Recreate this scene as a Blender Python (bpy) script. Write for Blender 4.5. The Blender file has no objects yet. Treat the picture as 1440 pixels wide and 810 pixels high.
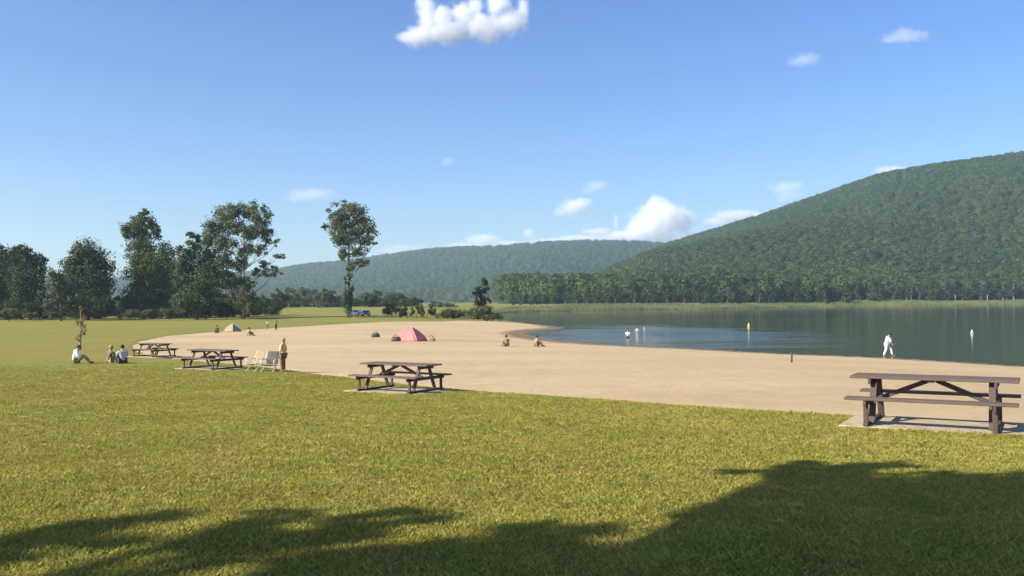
import bpy, bmesh, math, random
import numpy as np
from mathutils import Vector, Matrix, Euler, noise

random.seed(7)
rng = np.random.default_rng(7)
scene = bpy.context.scene
C = scene.collection
R = math.radians

# ------------------------------------------------------------------ camera
FPX = 1250.0                       # focal length in photo pixels (1440 wide)
CAMZ = 4.0                         # metres above the lake surface
cam_d = bpy.data.cameras.new('camera')
cam = bpy.data.objects.new('camera', cam_d); C.objects.link(cam)
cam_d.sensor_width = 36.0
cam_d.lens = 36.0 * FPX / 1440
cam_d.clip_end = 60000; cam_d.clip_start = 0.05
M = Matrix.Rotation(R(90 + 0.96), 4, 'X') @ Matrix.Rotation(R(-0.5), 4, 'Z')
M.translation = (0, 0, CAMZ)
cam.matrix_world = M
scene.camera = cam
scene.render.resolution_x, scene.render.resolution_y = 1024, 576

# ------------------------------------------------------------------ world and sun
SUN_EL, SUN_DX, SUN_DY = 33.0, -0.90, -0.436        # direction towards the sun
SUN_AZ = math.atan2(SUN_DX, SUN_DY)
world = bpy.data.worlds.new('World'); scene.world = world
world.use_nodes = True
nt = world.node_tree; nt.nodes.clear()
sky = nt.nodes.new('ShaderNodeTexSky'); sky.sky_type = 'NISHITA'; sky.sun_disc = False
sky.sun_elevation = R(SUN_EL); sky.sun_rotation = SUN_AZ
sky.altitude = 0; sky.air_density = 1.0; sky.dust_density = 0.8; sky.ozone_density = 4.5
bg = nt.nodes.new('ShaderNodeBackground'); bg.inputs['Strength'].default_value = 0.100
wo = nt.nodes.new('ShaderNodeOutputWorld')
hsv = nt.nodes.new('ShaderNodeHueSaturation'); hsv.inputs['Saturation'].default_value = 1.17; hsv.inputs['Hue'].default_value = 0.513
nt.links.new(sky.outputs[0], hsv.inputs['Color']); nt.links.new(hsv.outputs[0], bg.inputs[0]); nt.links.new(bg.outputs[0], wo.inputs[0])
sun_d = bpy.data.lights.new('sun', 'SUN'); sun_d.energy = 5.0; sun_d.angle = R(0.53)
sun_d.color = (1.0, 0.93, 0.82)
sun = bpy.data.objects.new('sun', sun_d); C.objects.link(sun)
ce = math.cos(R(SUN_EL))
SUNV = Vector((SUN_DX * ce, SUN_DY * ce, math.sin(R(SUN_EL)))).normalized()
sun.rotation_euler = SUNV.to_track_quat('Z', 'Y').to_euler()
sun.location = (0, 0, 60)
vs = scene.view_settings
vs.view_transform = 'Standard'; vs.look = 'None'; vs.exposure = 0.90; vs.gamma = 1.0
vs.use_curve_mapping = False
scene.cycles.volume_bounces = 24
scene.cycles.max_bounces = 28

# ------------------------------------------------------------------ pixel rays
RM = M.to_3x3()
def ray(px, py):
    return (RM @ Vector(((px - 720) / FPX, (405 - py) / FPX, -1.0))).normalized()
def at_z(px, py, z=0.0):
    d = ray(px, py); t = (z - CAMZ) / d.z
    return Vector((d.x * t, d.y * t, z))
def at_Y(px, py, Y):
    d = ray(px, py); t = Y / d.y
    return Vector((d.x * t, Y, CAMZ + d.z * t))

# ------------------------------------------------------------------ helpers
def link(o, parent=None):
    C.objects.link(o)
    if parent is not None: o.parent = parent
    return o
def tag(o, label=None, cat=None, group=None, kind=None):
    if label: o['label'] = label
    if cat: o['category'] = cat
    if group: o['group'] = group
    if kind: o['kind'] = kind
    return o
def empty(name, loc=(0, 0, 0), rz=0.0):
    o = bpy.data.objects.new(name, None); link(o)
    o.location = loc; o.rotation_euler = (0, 0, rz); o.empty_display_size = 0.3
    return o
def mesh_obj(name, verts, faces, mat=None, parent=None, smooth=False):
    me = bpy.data.meshes.new(name)
    me.from_pydata([tuple(v) for v in verts], [], faces); me.update()
    if smooth: me.polygons.foreach_set('use_smooth', [True] * len(me.polygons))
    o = bpy.data.objects.new(name, me)
    if mat: me.materials.append(mat)
    return link(o, parent)
def np_mesh(name, V, F, mat=None, smooth=False):
    """V (n,3) float, F (m,k) int, all faces with k corners"""
    me = bpy.data.meshes.new(name)
    n, (m, k) = len(V), F.shape
    me.vertices.add(n); me.vertices.foreach_set('co', np.asarray(V, np.float32).ravel())
    me.loops.add(m * k); me.loops.foreach_set('vertex_index', F.astype(np.int32).ravel())
    me.polygons.add(m); me.polygons.foreach_set('loop_start', np.arange(0, m * k, k, dtype=np.int32))
    me.polygons.foreach_set('loop_total', np.full(m, k, np.int32))
    me.update(calc_edges=True); me.validate()
    if smooth: me.polygons.foreach_set('use_smooth', np.ones(len(me.polygons), bool))
    if mat: me.materials.append(mat)
    return me

class MB:
    def __init__(s): s.v, s.f = [], []
    def add(s, vs, fs):
        b = len(s.v); s.v += [Vector(v) for v in vs]; s.f += [tuple(i + b for i in f) for f in fs]
        return s
    def box(s, c, d, rot=None, bev=0.0):
        bm = bmesh.new(); bmesh.ops.create_cube(bm, size=1)
        bmesh.ops.scale(bm, vec=Vector(d), verts=bm.verts)
        if bev: bmesh.ops.bevel(bm, geom=bm.edges[:], offset=bev, segments=1, affect='EDGES')
        if rot is not None: bmesh.ops.rotate(bm, cent=(0, 0, 0), matrix=rot, verts=bm.verts)
        bmesh.ops.translate(bm, vec=Vector(c), verts=bm.verts)
        bm.verts.index_update()
        s.add([v.co.copy() for v in bm.verts], [[v.index for v in f.verts] for f in bm.faces]); bm.free()
        return s
    def beam(s, a, b, w, h, bev=0.0, up=(0, 0, 1)):
        a, b = Vector(a), Vector(b); d = b - a; L = d.length; x = d.normalized()
        y = Vector(up).cross(x)
        if y.length < 1e-4: y = Vector((0, 1, 0))
        y.normalize(); z = x.cross(y)
        return s.box((a + b) / 2, (L, w, h), Matrix((x, y, z)).transposed(), bev)
    def tube(s, pts, rad, n=8, cap=True):
        pts = [Vector(p) for p in pts]; b = len(s.v)
        if not hasattr(rad, '__len__'): rad = [rad] * len(pts)
        for i, p in enumerate(pts):
            d = (pts[min(i + 1, len(pts) - 1)] - pts[max(i - 1, 0)]).normalized()
            u = d.orthogonal().normalized() if i == 0 else (u - d * u.dot(d)).normalized()
            w = d.cross(u)
            for k in range(n):
                a = 2 * math.pi * k / n
                s.v.append(p + (u * math.cos(a) + w * math.sin(a)) * rad[i])
        for i in range(len(pts) - 1):
            for k in range(n):
                k2 = (k + 1) % n
                s.f.append((b + i * n + k, b + i * n + k2, b + (i + 1) * n + k2, b + (i + 1) * n + k))
        if cap:
            s.f.append(tuple(b + k for k in reversed(range(n))))
            s.f.append(tuple(b + (len(pts) - 1) * n + k for k in range(n)))
        return s
    def ball(s, c, r, sub=2, jit=0.0):
        bm = bmesh.new(); bmesh.ops.create_icosphere(bm, subdivisions=sub, radius=1)
        r = Vector(r) if hasattr(r, '__len__') else Vector((r, r, r))
        bm.verts.index_update()
        vs = []
        for v in bm.verts:
            k = 1 + jit * noise.noise(v.co * 2.3 + Vector(c))
            vs.append(Vector(c) + Vector((v.co.x * r.x, v.co.y * r.y, v.co.z * r.z)) * k)
        s.add(vs, [[v.index for v in f.verts] for f in bm.faces]); bm.free()
        return s
    def lathe(s, prof, n=12, c=(0, 0, 0)):
        b = len(s.v); c = Vector(c)
        for r, z in prof:
            for k in range(n):
                a = 2 * math.pi * k / n
                s.v.append(c + Vector((r * math.cos(a), r * math.sin(a), z)))
        for i in range(len(prof) - 1):
            for k in range(n):
                k2 = (k + 1) % n
                s.f.append((b + i * n + k, b + i * n + k2, b + (i + 1) * n + k2, b + (i + 1) * n + k))
        s.f.append(tuple(b + k for k in reversed(range(n))))
        s.f.append(tuple(b + (len(prof) - 1) * n + k for k in range(n)))
        return s
    def build(s, name, mat=None, parent=None, smooth=False):
        return mesh_obj(name, s.v, s.f, mat, parent, smooth)

def copy_tree(o, parent=None):
    c = o.copy(); link(c, parent)
    if parent is not None: c.matrix_parent_inverse = o.matrix_parent_inverse.copy()
    for ch in o.children: copy_tree(ch, c)
    return c

# ------------------------------------------------------------------ materials
def new_mat(name):
    m = bpy.data.materials.new(name); m.use_nodes = True
    n = m.node_tree.nodes
    return m, m.node_tree, n['Principled BSDF']
def ramp(t, fac, stops):
    r = t.nodes.new('ShaderNodeValToRGB')
    e = r.color_ramp.elements
    while len(e) < len(stops): e.new(0.5)
    for i, (p, c) in enumerate(stops):
        e[i].position = p; e[i].color = (*c, 1) if len(c) == 3 else c
    t.links.new(fac, r.inputs[0])
    return r.outputs[0]
def tnoise(t, vec, scale, detail=4.0, rough=0.55, dist=0.0):
    n = t.nodes.new('ShaderNodeTexNoise')
    n.inputs['Scale'].default_value = scale; n.inputs['Detail'].default_value = detail
    n.inputs['Roughness'].default_value = rough; n.inputs['Distortion'].default_value = dist
    if vec is not None: t.links.new(vec, n.inputs['Vector'])
    return n.outputs['Fac']
def mixc(t, fac, a, b, mode='MIX'):
    n = t.nodes.new('ShaderNodeMix'); n.data_type = 'RGBA'; n.blend_type = mode
    for s, val in ((n.inputs[0], fac), (n.inputs[6], a), (n.inputs[7], b)):
        if hasattr(val, 'is_linked'): t.links.new(val, s)
        elif hasattr(val, '__len__'): s.default_value = (*val, 1)
        else: s.default_value = val
    return n.outputs[2]
def mapped(t, vec, scale):
    n = t.nodes.new('ShaderNodeMapping'); n.inputs['Scale'].default_value = scale
    t.links.new(vec, n.inputs['Vector']); return n.outputs[0]
def position(t): return t.nodes.new('ShaderNodeNewGeometry').outputs['Position']
def objco(t): return t.nodes.new('ShaderNodeTexCoord').outputs['Object']
def bump(t, h, strength, dist, normal_in):
    b = t.nodes.new('ShaderNodeBump'); b.inputs['Strength'].default_value = strength
    b.inputs['Distance'].default_value = dist
    t.links.new(h, b.inputs['Height']); t.links.new(b.outputs[0], normal_in)
    return b
def simple(name, col, rough=0.7, var=0.25, scale=12.0, metal=0.0, stretch=(1, 1, 1), bmp=0.0):
    m, t, p = new_mat(name)
    v = mapped(t, objco(t), stretch)
    f = tnoise(t, v, scale, 5, 0.6)
    lo = tuple(c * (1 - var) for c in col); hi = tuple(min(1, c * (1 + var)) for c in col)
    t.links.new(ramp(t, f, [(0.3, lo), (0.7, hi)]), p.inputs['Base Color'])
    p.inputs['Roughness'].default_value = rough; p.inputs['Metallic'].default_value = metal
    if bmp: bump(t, f, bmp, 0.01, p.inputs['Normal'])
    return m

# grass ground
def mat_grass_ground():
    m, t, p = new_mat('mown_grass')
    P = position(t)
    big = tnoise(t, P, 0.045, 3, 0.6); mid = tnoise(t, P, 0.35, 5, 0.65); fine = tnoise(t, P, 9, 6, 0.75)
    c1 = ramp(t, mid, [(0.30, (0.165, 0.150, 0.032)), (0.5, (0.205, 0.200, 0.038)), (0.72, (0.275, 0.215, 0.060))])
    c2 = ramp(t, big, [(0.35, (0.185, 0.200, 0.045)), (0.65, (0.285, 0.220, 0.062))])
    c = mixc(t, 0.5, c1, c2)
    k = ramp(t, fine, [(0.25, (0.62, 0.64, 0.55)), (0.55, (1, 1, 1)), (0.8, (1.22, 1.2, 1.15))])
    c = mixc(t, 0.65, c, k, 'MULTIPLY')
    t.links.new(c, p.inputs['Base Color']); p.inputs['Roughness'].default_value = 0.95
    p.inputs['Specular IOR Level'].default_value = 0.1
    bump(t, fine, 0.6, 0.05, p.inputs['Normal'])
    return m
def mat_sand():
    m, t, p = new_mat('beach_sand')
    P = position(t)
    big = tnoise(t, mapped(t, P, (0.5, 1, 1)), 0.10, 4, 0.6); mid = tnoise(t, P, 1.1, 5, 0.6); fine = tnoise(t, P, 25, 5, 0.7)
    c = ramp(t, big, [(0.3, (0.44, 0.312, 0.162)), (0.7, (0.53, 0.40, 0.232))])
    c = mixc(t, 0.5, c, ramp(t, mid, [(0.3, (0.88, 0.86, 0.84)), (0.7, (1.1, 1.1, 1.08))]), 'MULTIPLY')
    c = mixc(t, 0.35, c, ramp(t, fine, [(0.3, (0.75, 0.74, 0.72)), (0.7, (1.15, 1.15, 1.15))]), 'MULTIPLY')
    # wet sand: a real band of darker, damp sand just above the waterline (height, not light)
    sx = t.nodes.new('ShaderNodeSeparateXYZ'); t.links.new(P, sx.inputs[0])
    ad = t.nodes.new('ShaderNodeMath'); ad.operation = 'MULTIPLY_ADD'
    t.links.new(mid, ad.inputs[0]); ad.inputs[1].default_value = -0.10; t.links.new(sx.outputs[2], ad.inputs[2])
    wet = ramp(t, ad.outputs[0], [(0.0, (1, 1, 1)), (0.07, (0, 0, 0))])
    c = mixc(t, wet, c, (0.19, 0.125, 0.07))
    t.links.new(c, p.inputs['Base Color']); p.inputs['Roughness'].default_value = 0.9
    p.inputs['Specular IOR Level'].default_value = 0.2
    h = t.nodes.new('ShaderNodeMath'); h.operation = 'MULTIPLY_ADD'
    foot = tnoise(t, P, 2.6, 3, 0.6)
    t.links.new(foot, h.inputs[0]); h.inputs[1].default_value = 1.6; t.links.new(fine, h.inputs[2])
    bump(t, h.outputs[0], 0.55, 0.05, p.inputs['Normal'])
    return m
def mat_water():
    m, t, p = new_mat('lake_water')
    P = position(t)
    p.inputs['Base Color'].default_value = (0.030, 0.036, 0.030, 1)
    p.inputs['Roughness'].default_value = 0.06; p.inputs['IOR'].default_value = 1.333
    w1 = tnoise(t, mapped(t, P, (0.55, 1.0, 1)), 1.3, 4, 0.6)
    patch = tnoise(t, mapped(t, P, (0.35, 1.0, 1)), 0.016, 3, 0.6)
    amp = ramp(t, patch, [(0.40, (0.16, 0.16, 0.16)), (0.66, (1.0, 1.0, 1.0))])
    # a breeze ruffles the shallows beside the bathing spot
    sb = t.nodes.new('ShaderNodeVectorMath'); sb.operation = 'SUBTRACT'; t.links.new(P, sb.inputs[0]); sb.inputs[1].default_value = (19, 112, 0)
    dv = t.nodes.new('ShaderNodeVectorMath'); dv.operation = 'DIVIDE'; t.links.new(sb.outputs[0], dv.inputs[0]); dv.inputs[1].default_value = (20, 46, 1)
    ln = t.nodes.new('ShaderNodeVectorMath'); ln.operation = 'LENGTH'; t.links.new(dv.outputs[0], ln.inputs[0])
    ad = t.nodes.new('ShaderNodeMath'); ad.operation = 'MULTIPLY_ADD'; t.links.new(tnoise(t, mapped(t, P, (0.22, 1, 1)), 0.16, 4, 0.6), ad.inputs[0]); ad.inputs[1].default_value = 2.2; of = t.nodes.new('ShaderNodeMath'); of.operation = 'SUBTRACT'; t.links.new(ln.outputs['Value'], of.inputs[0]); of.inputs[1].default_value = 0.9; t.links.new(of.outputs[0], ad.inputs[2])
    amp = mixc(t, ramp(t, ad.outputs[0], [(0.35, (1, 1, 1)), (1.0, (0, 0, 0))]), amp, (5.5, 5.5, 5.5))
    b = bump(t, w1, 0.3, 0.10, p.inputs['Normal'])
    mu = t.nodes.new('ShaderNodeMath'); mu.operation = 'MULTIPLY'; mu.inputs[1].default_value = 0.30
    t.links.new(amp, mu.inputs[0]); t.links.new(mu.outputs[0], b.inputs['Strength'])
    return m
def mat_leaf(name, dark, light, scale=0.35, trans=0.35, inst=0.25, mottle=False):
    m, t, p = new_mat(name)
    n = t.nodes
    oi = n.new('ShaderNodeObjectInfo')
    f = tnoise(t, position(t), scale, 3, 0.6)
    c = ramp(t, f, [(0.3, dark), (0.7, light)])
    if mottle:
        c = mixc(t, ramp(t, tnoise(t, position(t), 0.9, 4, 0.7), [(0.40, (0, 0, 0)), (0.66, (0.42, 0.42, 0.42))]), c, (0.36, 0.25, 0.075))
        c = mixc(t, ramp(t, tnoise(t, position(t), 1.7, 3, 0.6, 0.6), [(0.50, (0, 0, 0)), (0.72, (0.5, 0.5, 0.5))]), c, (0.20, 0.25, 0.045))
    hs = n.new('ShaderNodeHueSaturation')
    mr = n.new('ShaderNodeMapRange'); mr.inputs[3].default_value = 1 - inst; mr.inputs[4].default_value = 1 + inst
    t.links.new(oi.outputs['Random'], mr.inputs[0]); t.links.new(mr.outputs[0], hs.inputs['Value'])
    mr2 = n.new('ShaderNodeMapRange'); mr2.inputs[3].default_value = 0.5 - 0.08 * inst; mr2.inputs[4].default_value = 0.5 + 0.05 * inst
    t.links.new(oi.outputs['Random'], mr2.inputs[0]); t.links.new(mr2.outputs[0], hs.inputs['Hue'])
    t.links.new(c, hs.inputs['Color'])
    t.links.new(hs.outputs[0], p.inputs['Base Color']); p.inputs['Roughness'].default_value = 0.6
    p.inputs['Specular IOR Level'].default_value = 0.25
    tr = n.new('ShaderNodeBsdfTranslucent'); t.links.new(hs.outputs[0], tr.inputs[0])
    mx = n.new('ShaderNodeMixShader'); mx.inputs[0].default_value = trans
    t.links.new(p.outputs[0], mx.inputs[1]); t.links.new(tr.outputs[0], mx.inputs[2])
    t.links.new(mx.outputs[0], n['Material Output'].inputs[0])
    return m

MT = dict(
    grass=mat_grass_ground(), sand=mat_sand(), water=mat_water(),
    leaf=mat_leaf('leaf_green', (0.060, 0.086, 0.025), (0.130, 0.155, 0.045)),
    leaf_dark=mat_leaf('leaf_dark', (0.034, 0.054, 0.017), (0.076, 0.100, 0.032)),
    leaf_pop=mat_leaf('leaf_poplar', (0.080, 0.105, 0.045), (0.155, 0.180, 0.080)),
    leaf_yel=mat_leaf('leaf_yellow_green', (0.080, 0.105, 0.024), (0.150, 0.170, 0.045)),
    leaf_dry=mat_leaf('leaf_dry', (0.13, 0.085, 0.035), (0.24, 0.17, 0.07), 3.0),
    forest=mat_leaf('forest_leaf', (0.042, 0.076, 0.015), (0.072, 0.112, 0.020), 0.012, 0.25, 0.22),
    blade=mat_leaf('grass_blade', (0.31, 0.31, 0.052), (0.42, 0.38, 0.085), 0.5, 0.40, 0.15, True),
    reed=mat_leaf('reed_leaf', (0.14, 0.17, 0.06), (0.26, 0.27, 0.12), 0.05, 0.35, 0.2),
    bark=simple('bark', (0.115, 0.09, 0.068), 0.9, 0.4, 3, stretch=(4, 4, 1), bmp=0.6),
    bark_pale=simple('bark_pale', (0.24, 0.205, 0.17), 0.9, 0.35, 2, stretch=(4, 4, 1)),
    hill=simple('forest_floor', (0.035, 0.055, 0.022), 0.95, 0.4, 0.02),
    wood=simple('weathered_brown_plank', (0.112, 0.073, 0.055), 0.75, 0.35, 9, stretch=(1, 12, 12), bmp=0.3),
    wood_d=simple('dark_treated_post', (0.075, 0.050, 0.040), 0.75, 0.35, 9, stretch=(6, 6, 1), bmp=0.3),
    concrete=simple('worn_concrete', (0.40, 0.315, 0.20), 0.95, 0.25, 4, bmp=0.4),
    red=simple('coral_tent_fabric', (0.78, 0.155, 0.135), 0.6, 0.06, 5),
    pink=simple('pale_coral_fabric', (0.80, 0.27, 0.24), 0.6, 0.08, 5),
    grey_fab=simple('grey_tent_fabric', (0.24, 0.225, 0.18), 0.7, 0.15, 5),
    dark_fab=simple('dark_bag_fabric', (0.085, 0.075, 0.060), 0.8, 0.3, 8),
    white_fab=simple('white_cotton', (0.80, 0.79, 0.75), 0.85, 0.06, 9),
    yellow_fab=simple('pale_yellow_cotton', (0.58, 0.46, 0.17), 0.85, 0.1, 9),
    brown_fab=simple('brown_cotton', (0.17, 0.105, 0.05), 0.85, 0.2, 9),
    navy_fab=simple('dark_shorts', (0.045, 0.045, 0.055), 0.85, 0.2, 9),
    khaki_fab=simple('khaki_cotton', (0.30, 0.22, 0.12), 0.85, 0.15, 9),
    grey_shirt=simple('grey_cotton', (0.42, 0.40, 0.42), 0.85, 0.1, 9),
    skin=simple('skin', (0.46, 0.28, 0.19), 0.55, 0.08, 20),
    skin_tan=simple('skin_tan', (0.33, 0.19, 0.12), 0.55, 0.08, 20),
    hair=simple('dark_hair', (0.025, 0.018, 0.014), 0.6, 0.3, 40),
    hair_blond=simple('fair_hair', (0.36, 0.25, 0.10), 0.6, 0.3, 40),
    metal=simple('galvanised_tube', (0.55, 0.55, 0.55), 0.35, 0.1, 20, metal=0.8),
    pale_metal=simple('pale_painted_tube', (0.72, 0.70, 0.64), 0.5, 0.08, 20),
    rubber=simple('tyre_rubber', (0.03, 0.03, 0.03), 0.9, 0.2, 30),
    car_white=simple('white_car_paint', (0.75, 0.75, 0.74), 0.25, 0.03, 3),
    car_dark=simple('dark_car_paint', (0.05, 0.055, 0.065), 0.25, 0.1, 3),
    car_glass=simple('car_glass', (0.03, 0.035, 0.04), 0.08, 0.1, 3),
    lamp_red=simple('red_lens', (0.35, 0.02, 0.02), 0.3, 0.1, 3),
    lamp_white=simple('clear_lens', (0.7, 0.7, 0.68), 0.2, 0.05, 3),
    buoy_white=simple('pale_buoy_plastic', (0.50, 0.47, 0.34), 0.4, 0.1, 6),
    buoy_yellow=simple('yellow_buoy_plastic', (0.62, 0.48, 0.12), 0.4, 0.1, 6),
)

# ------------------------------------------------------------------ terrain height (metres above the lake)
def smooth(a, b, x):
    t = np.clip((np.asarray(x) - a) / (b - a), 0, 1); return t * t * (3 - 2 * t)
def poly_sd(P, X, Y):
    """signed distance to polygon P, positive inside"""
    P = np.asarray([(p[0], p[1]) for p in P]); X = np.asarray(X, float); Y = np.asarray(Y, float)
    d2 = np.full(X.shape, 1e18); ins = np.zeros(X.shape, bool)
    for i in range(len(P)):
        (ax, ay), (bx, by) = P[i - 1], P[i]
        ex, ey = bx - ax, by - ay
        t = np.clip(((X - ax) * ex + (Y - ay) * ey) / (ex * ex + ey * ey + 1e-12), 0, 1)
        d2 = np.minimum(d2, (X - ax - t * ex) ** 2 + (Y - ay - t * ey) ** 2)
        if ay != by:
            c = ((ay > Y) != (by > Y)) & (X < (bx - ax) * (Y - ay) / (by - ay) + ax)
            ins ^= c
    return np.where(ins, 1, -1) * np.sqrt(d2)

near_shore_px = [(700, 449), (745, 455), (788, 459.4), (796, 461), (782, 463), (752, 465.5), (738, 469), (758, 475),
                 (800, 480), (850, 484), (900, 487), (960, 489.5), (1020, 492.5), (1100, 497), (1180, 500),
                 (1250, 503), (1340, 508), (1440, 514.5), (1560, 524)]
near_shore = [at_z(*p) for p in near_shore_px]
far_shore_px = [(1440, 428.3), (1320, 430), (1200, 431), (1080, 433), (1000, 434.5), (900, 436), (800, 437.5), (715, 439.5), (690, 442)]
far_shore = [at_z(*p) for p in far_shore_px]
LAKE = near_shore + [Vector((48, 32, 0)), Vector((80, 5, 0)), Vector((120, -70, 0)), Vector((300, -300, 0)), Vector((900, -300, 0)),
                     Vector((900, 500, 0)), Vector((620, 640, 0))] + far_shore
ctrl = [(0, 0, 2.35), (0, 6, 2.27), (-6, 5, 2.3), (6, 4, 2.25), (6.9, 14.6, 1.93), (3, 12, 2.05), (-3, 22.5, 1.56), (-11, 33, 1.44), (-20, 50, 1.02),
        (3, 20.4, 1.72), (-0.5, 23.8, 1.55), (-7.8, 33.7, 1.35), (-33, 76, 0.95), (-37, 97, 0.9), (-33, 129, 0.85), (-24, 165, 0.75), (-8, 170, 0.6),
        (12, 14, 1.9), (20, 12, 1.6), (-25, 25, 1.9), (-60, 60, 1.3), (-80, 110, 1.1), (-10, -20, 2.6), (-40, -20, 2.8), (20, -20, 2.2),
        (40, -40, 1.5), (0, -60, 3.0), (-60, -60, 3.2), (-120, 100, 1.4), (-120, 200, 1.0), (-60, 200, 1.0), (-20, 220, 0.9), (-5, 240, 0.9),
        (-200, 0, 3.0), (-200, 300, 1.2), (-60, 300, 1.1), (-10, 320, 1.0), (5, 60, 0.75), (-12, 75, 0.72), (-15, 110, 0.6), (12, 45, 0.95), (20, 30, 1.1)]
ctrl += [(p.x, p.y, 0.0) for p in near_shore[:-1]] + [(48, 32, 0), (80, 5, 0)]
CP = np.array(ctrl)
def tps(d): return np.where(d > 1e-9, d * d * np.log(np.maximum(d, 1e-9)), 0)
S_ = 100.0
A = CP[:, :2] / S_
K = tps(np.linalg.norm(A[:, None] - A[None], axis=2)) + np.eye(len(A)) * 2e-4
Pm = np.c_[np.ones(len(A)), A]
sol = np.linalg.solve(np.block([[K, Pm], [Pm.T, np.zeros((3, 3))]]), np.r_[CP[:, 2], 0, 0, 0])
def H(X, Y, detail=True):
    X = np.atleast_1d(np.asarray(X, float)); Y = np.atleast_1d(np.asarray(Y, float)); sh = X.shape
    X = X.ravel(); Y = Y.ravel(); q = np.c_[X, Y] / S_
    z = np.zeros(len(q))
    for i in range(0, len(q), 20000):
        d = np.linalg.norm(q[i:i + 20000, None] - A[None], axis=2)
        z[i:i + 20000] = tps(d) @ sol[:-3] + np.c_[np.ones(len(d)), q[i:i + 20000]] @ sol[-3:]
    r = np.hypot(X, Y)
    z = np.clip(z, 0.03, 3.4)
    w = smooth(230, 360, r); z = z * (1 - w) + 1.1 * w
    s = -poly_sd(LAKE, X, Y)                     # positive on land
    far = smooth(250, 350, Y)
    z = z * (1 - far) + far * (0.05 + 2.9 * smooth(0, 34, s) + 1.5 * smooth(60, 300, s))
    z = np.where(s > 0, np.minimum(z, 0.02 + np.maximum(s, 0) * 0.35), -0.02 - np.minimum(-s * 0.05, 2.5))
    return z.reshape(sh)
def hz(x, y): return float(H([x], [y])[0])
def on_ground(px, py):
    """follow the pixel's ray until it meets the ground"""
    d = ray(px, py); t = np.concatenate([np.linspace(3, 60, 1200), np.linspace(60, 700, 3000)])
    x, y, z = d.x * t, d.y * t, CAMZ + d.z * t
    g = np.maximum(H(x, y), 0)
    k = int(np.argmax(z <= g))
    return Vector((x[k], y[k], g[k]))

beach_px = [(1750, 632), (1440, 603), (1190, 584), (1050, 577), (900, 566), (760, 557), (640, 549), (560, 540), (480, 530), (410, 522),
            (340, 514), (270, 507), (205, 500), (180, 491), (190, 480), (230, 472), (300, 466), (400, 460), (480, 455), (540, 452), (620, 452), (690, 450.5)]
BEACH = [on_ground(*p) for p in beach_px]
sh2 = near_shore[1:-1] + [Vector((48, 32, 0)), Vector((58, 24, 0))]
cen = Vector((-8, 85, 0))
BEACH += [p + (p - Vector((-8, p.y * 0.9, 0))).normalized() * 5 for p in sh2]

def polar_grid(r0, r1, nr, a0, a1, na, warp=None):
    rr = np.geomspace(r0, r1, nr); aa = np.linspace(a0, a1, na) if warp is None else warp
    Rg, Ag = np.meshgrid(rr, aa, indexing='ij')
    return Rg * np.sin(Ag), Rg * np.cos(Ag)
def grid_faces(nr, na, close=False):
    i = np.arange(nr - 1)[:, None]; j = np.arange(na - (0 if close else 1))[None]
    j2 = (j + 1) % na
    a = i * na + j; b = i * na + j2; c = (i + 1) * na + j2; d = (i + 1) * na + j
    return np.stack([a.ravel() + 0 * b.ravel(), d.ravel(), c.ravel(), b.ravel()], 1)

# ground sheet
front = np.linspace(R(-42), R(42), 420); back = np.linspace(R(42), R(318), 90)[1:-1]
aa = np.concatenate([front, back])
GX, GY = polar_grid(0.6, 4300, 330, 0, 0, 0, aa)
sdB = poly_sd(BEACH, GX, GY)
wob = np.array([noise.noise(Vector((x * 0.55, y * 0.55, 3.1))) + 0.6 * noise.noise(Vector((x * 1.7, y * 1.7, 9.1))) for x, y in zip(GX.ravel(), GY.ravel())]).reshape(GX.shape)
GZ = H(GX, GY)
und = np.array([noise.noise(Vector((x * 0.12, y * 0.12, 7.7))) for x, y in zip(GX.ravel(), GY.ravel())]).reshape(GX.shape)
land = smooth(0, 12, -poly_sd(LAKE, GX, GY))
def lower(sd, wob): return 0.30 * smooth(-0.2, 1.6, sd + 0.35 * wob)
GZ = GZ + 0.03 * und * land - lower(sdB, wob)
V = np.c_[GX.ravel(), GY.ravel(), GZ.ravel()]
V = np.vstack([V, [[0, 0, hz(0, 0)]]])
me = np_mesh('ground', V, grid_faces(330, len(aa), True), MT['grass'], True)
bmx = bmesh.new(); bmx.from_mesh(me); bmx.verts.ensure_lookup_table()
nA = len(aa)
for k in range(nA): bmx.faces.new((bmx.verts[len(V) - 1], bmx.verts[k], bmx.verts[(k + 1) % nA]))
bmesh.ops.recalc_face_normals(bmx, faces=bmx.faces[:])
bmx.to_mesh(me); bmx.free()
ground = link(bpy.data.objects.new('ground', me)); tag(ground, 'mown yellow green grass field sloping to the beach', kind='structure')

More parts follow.
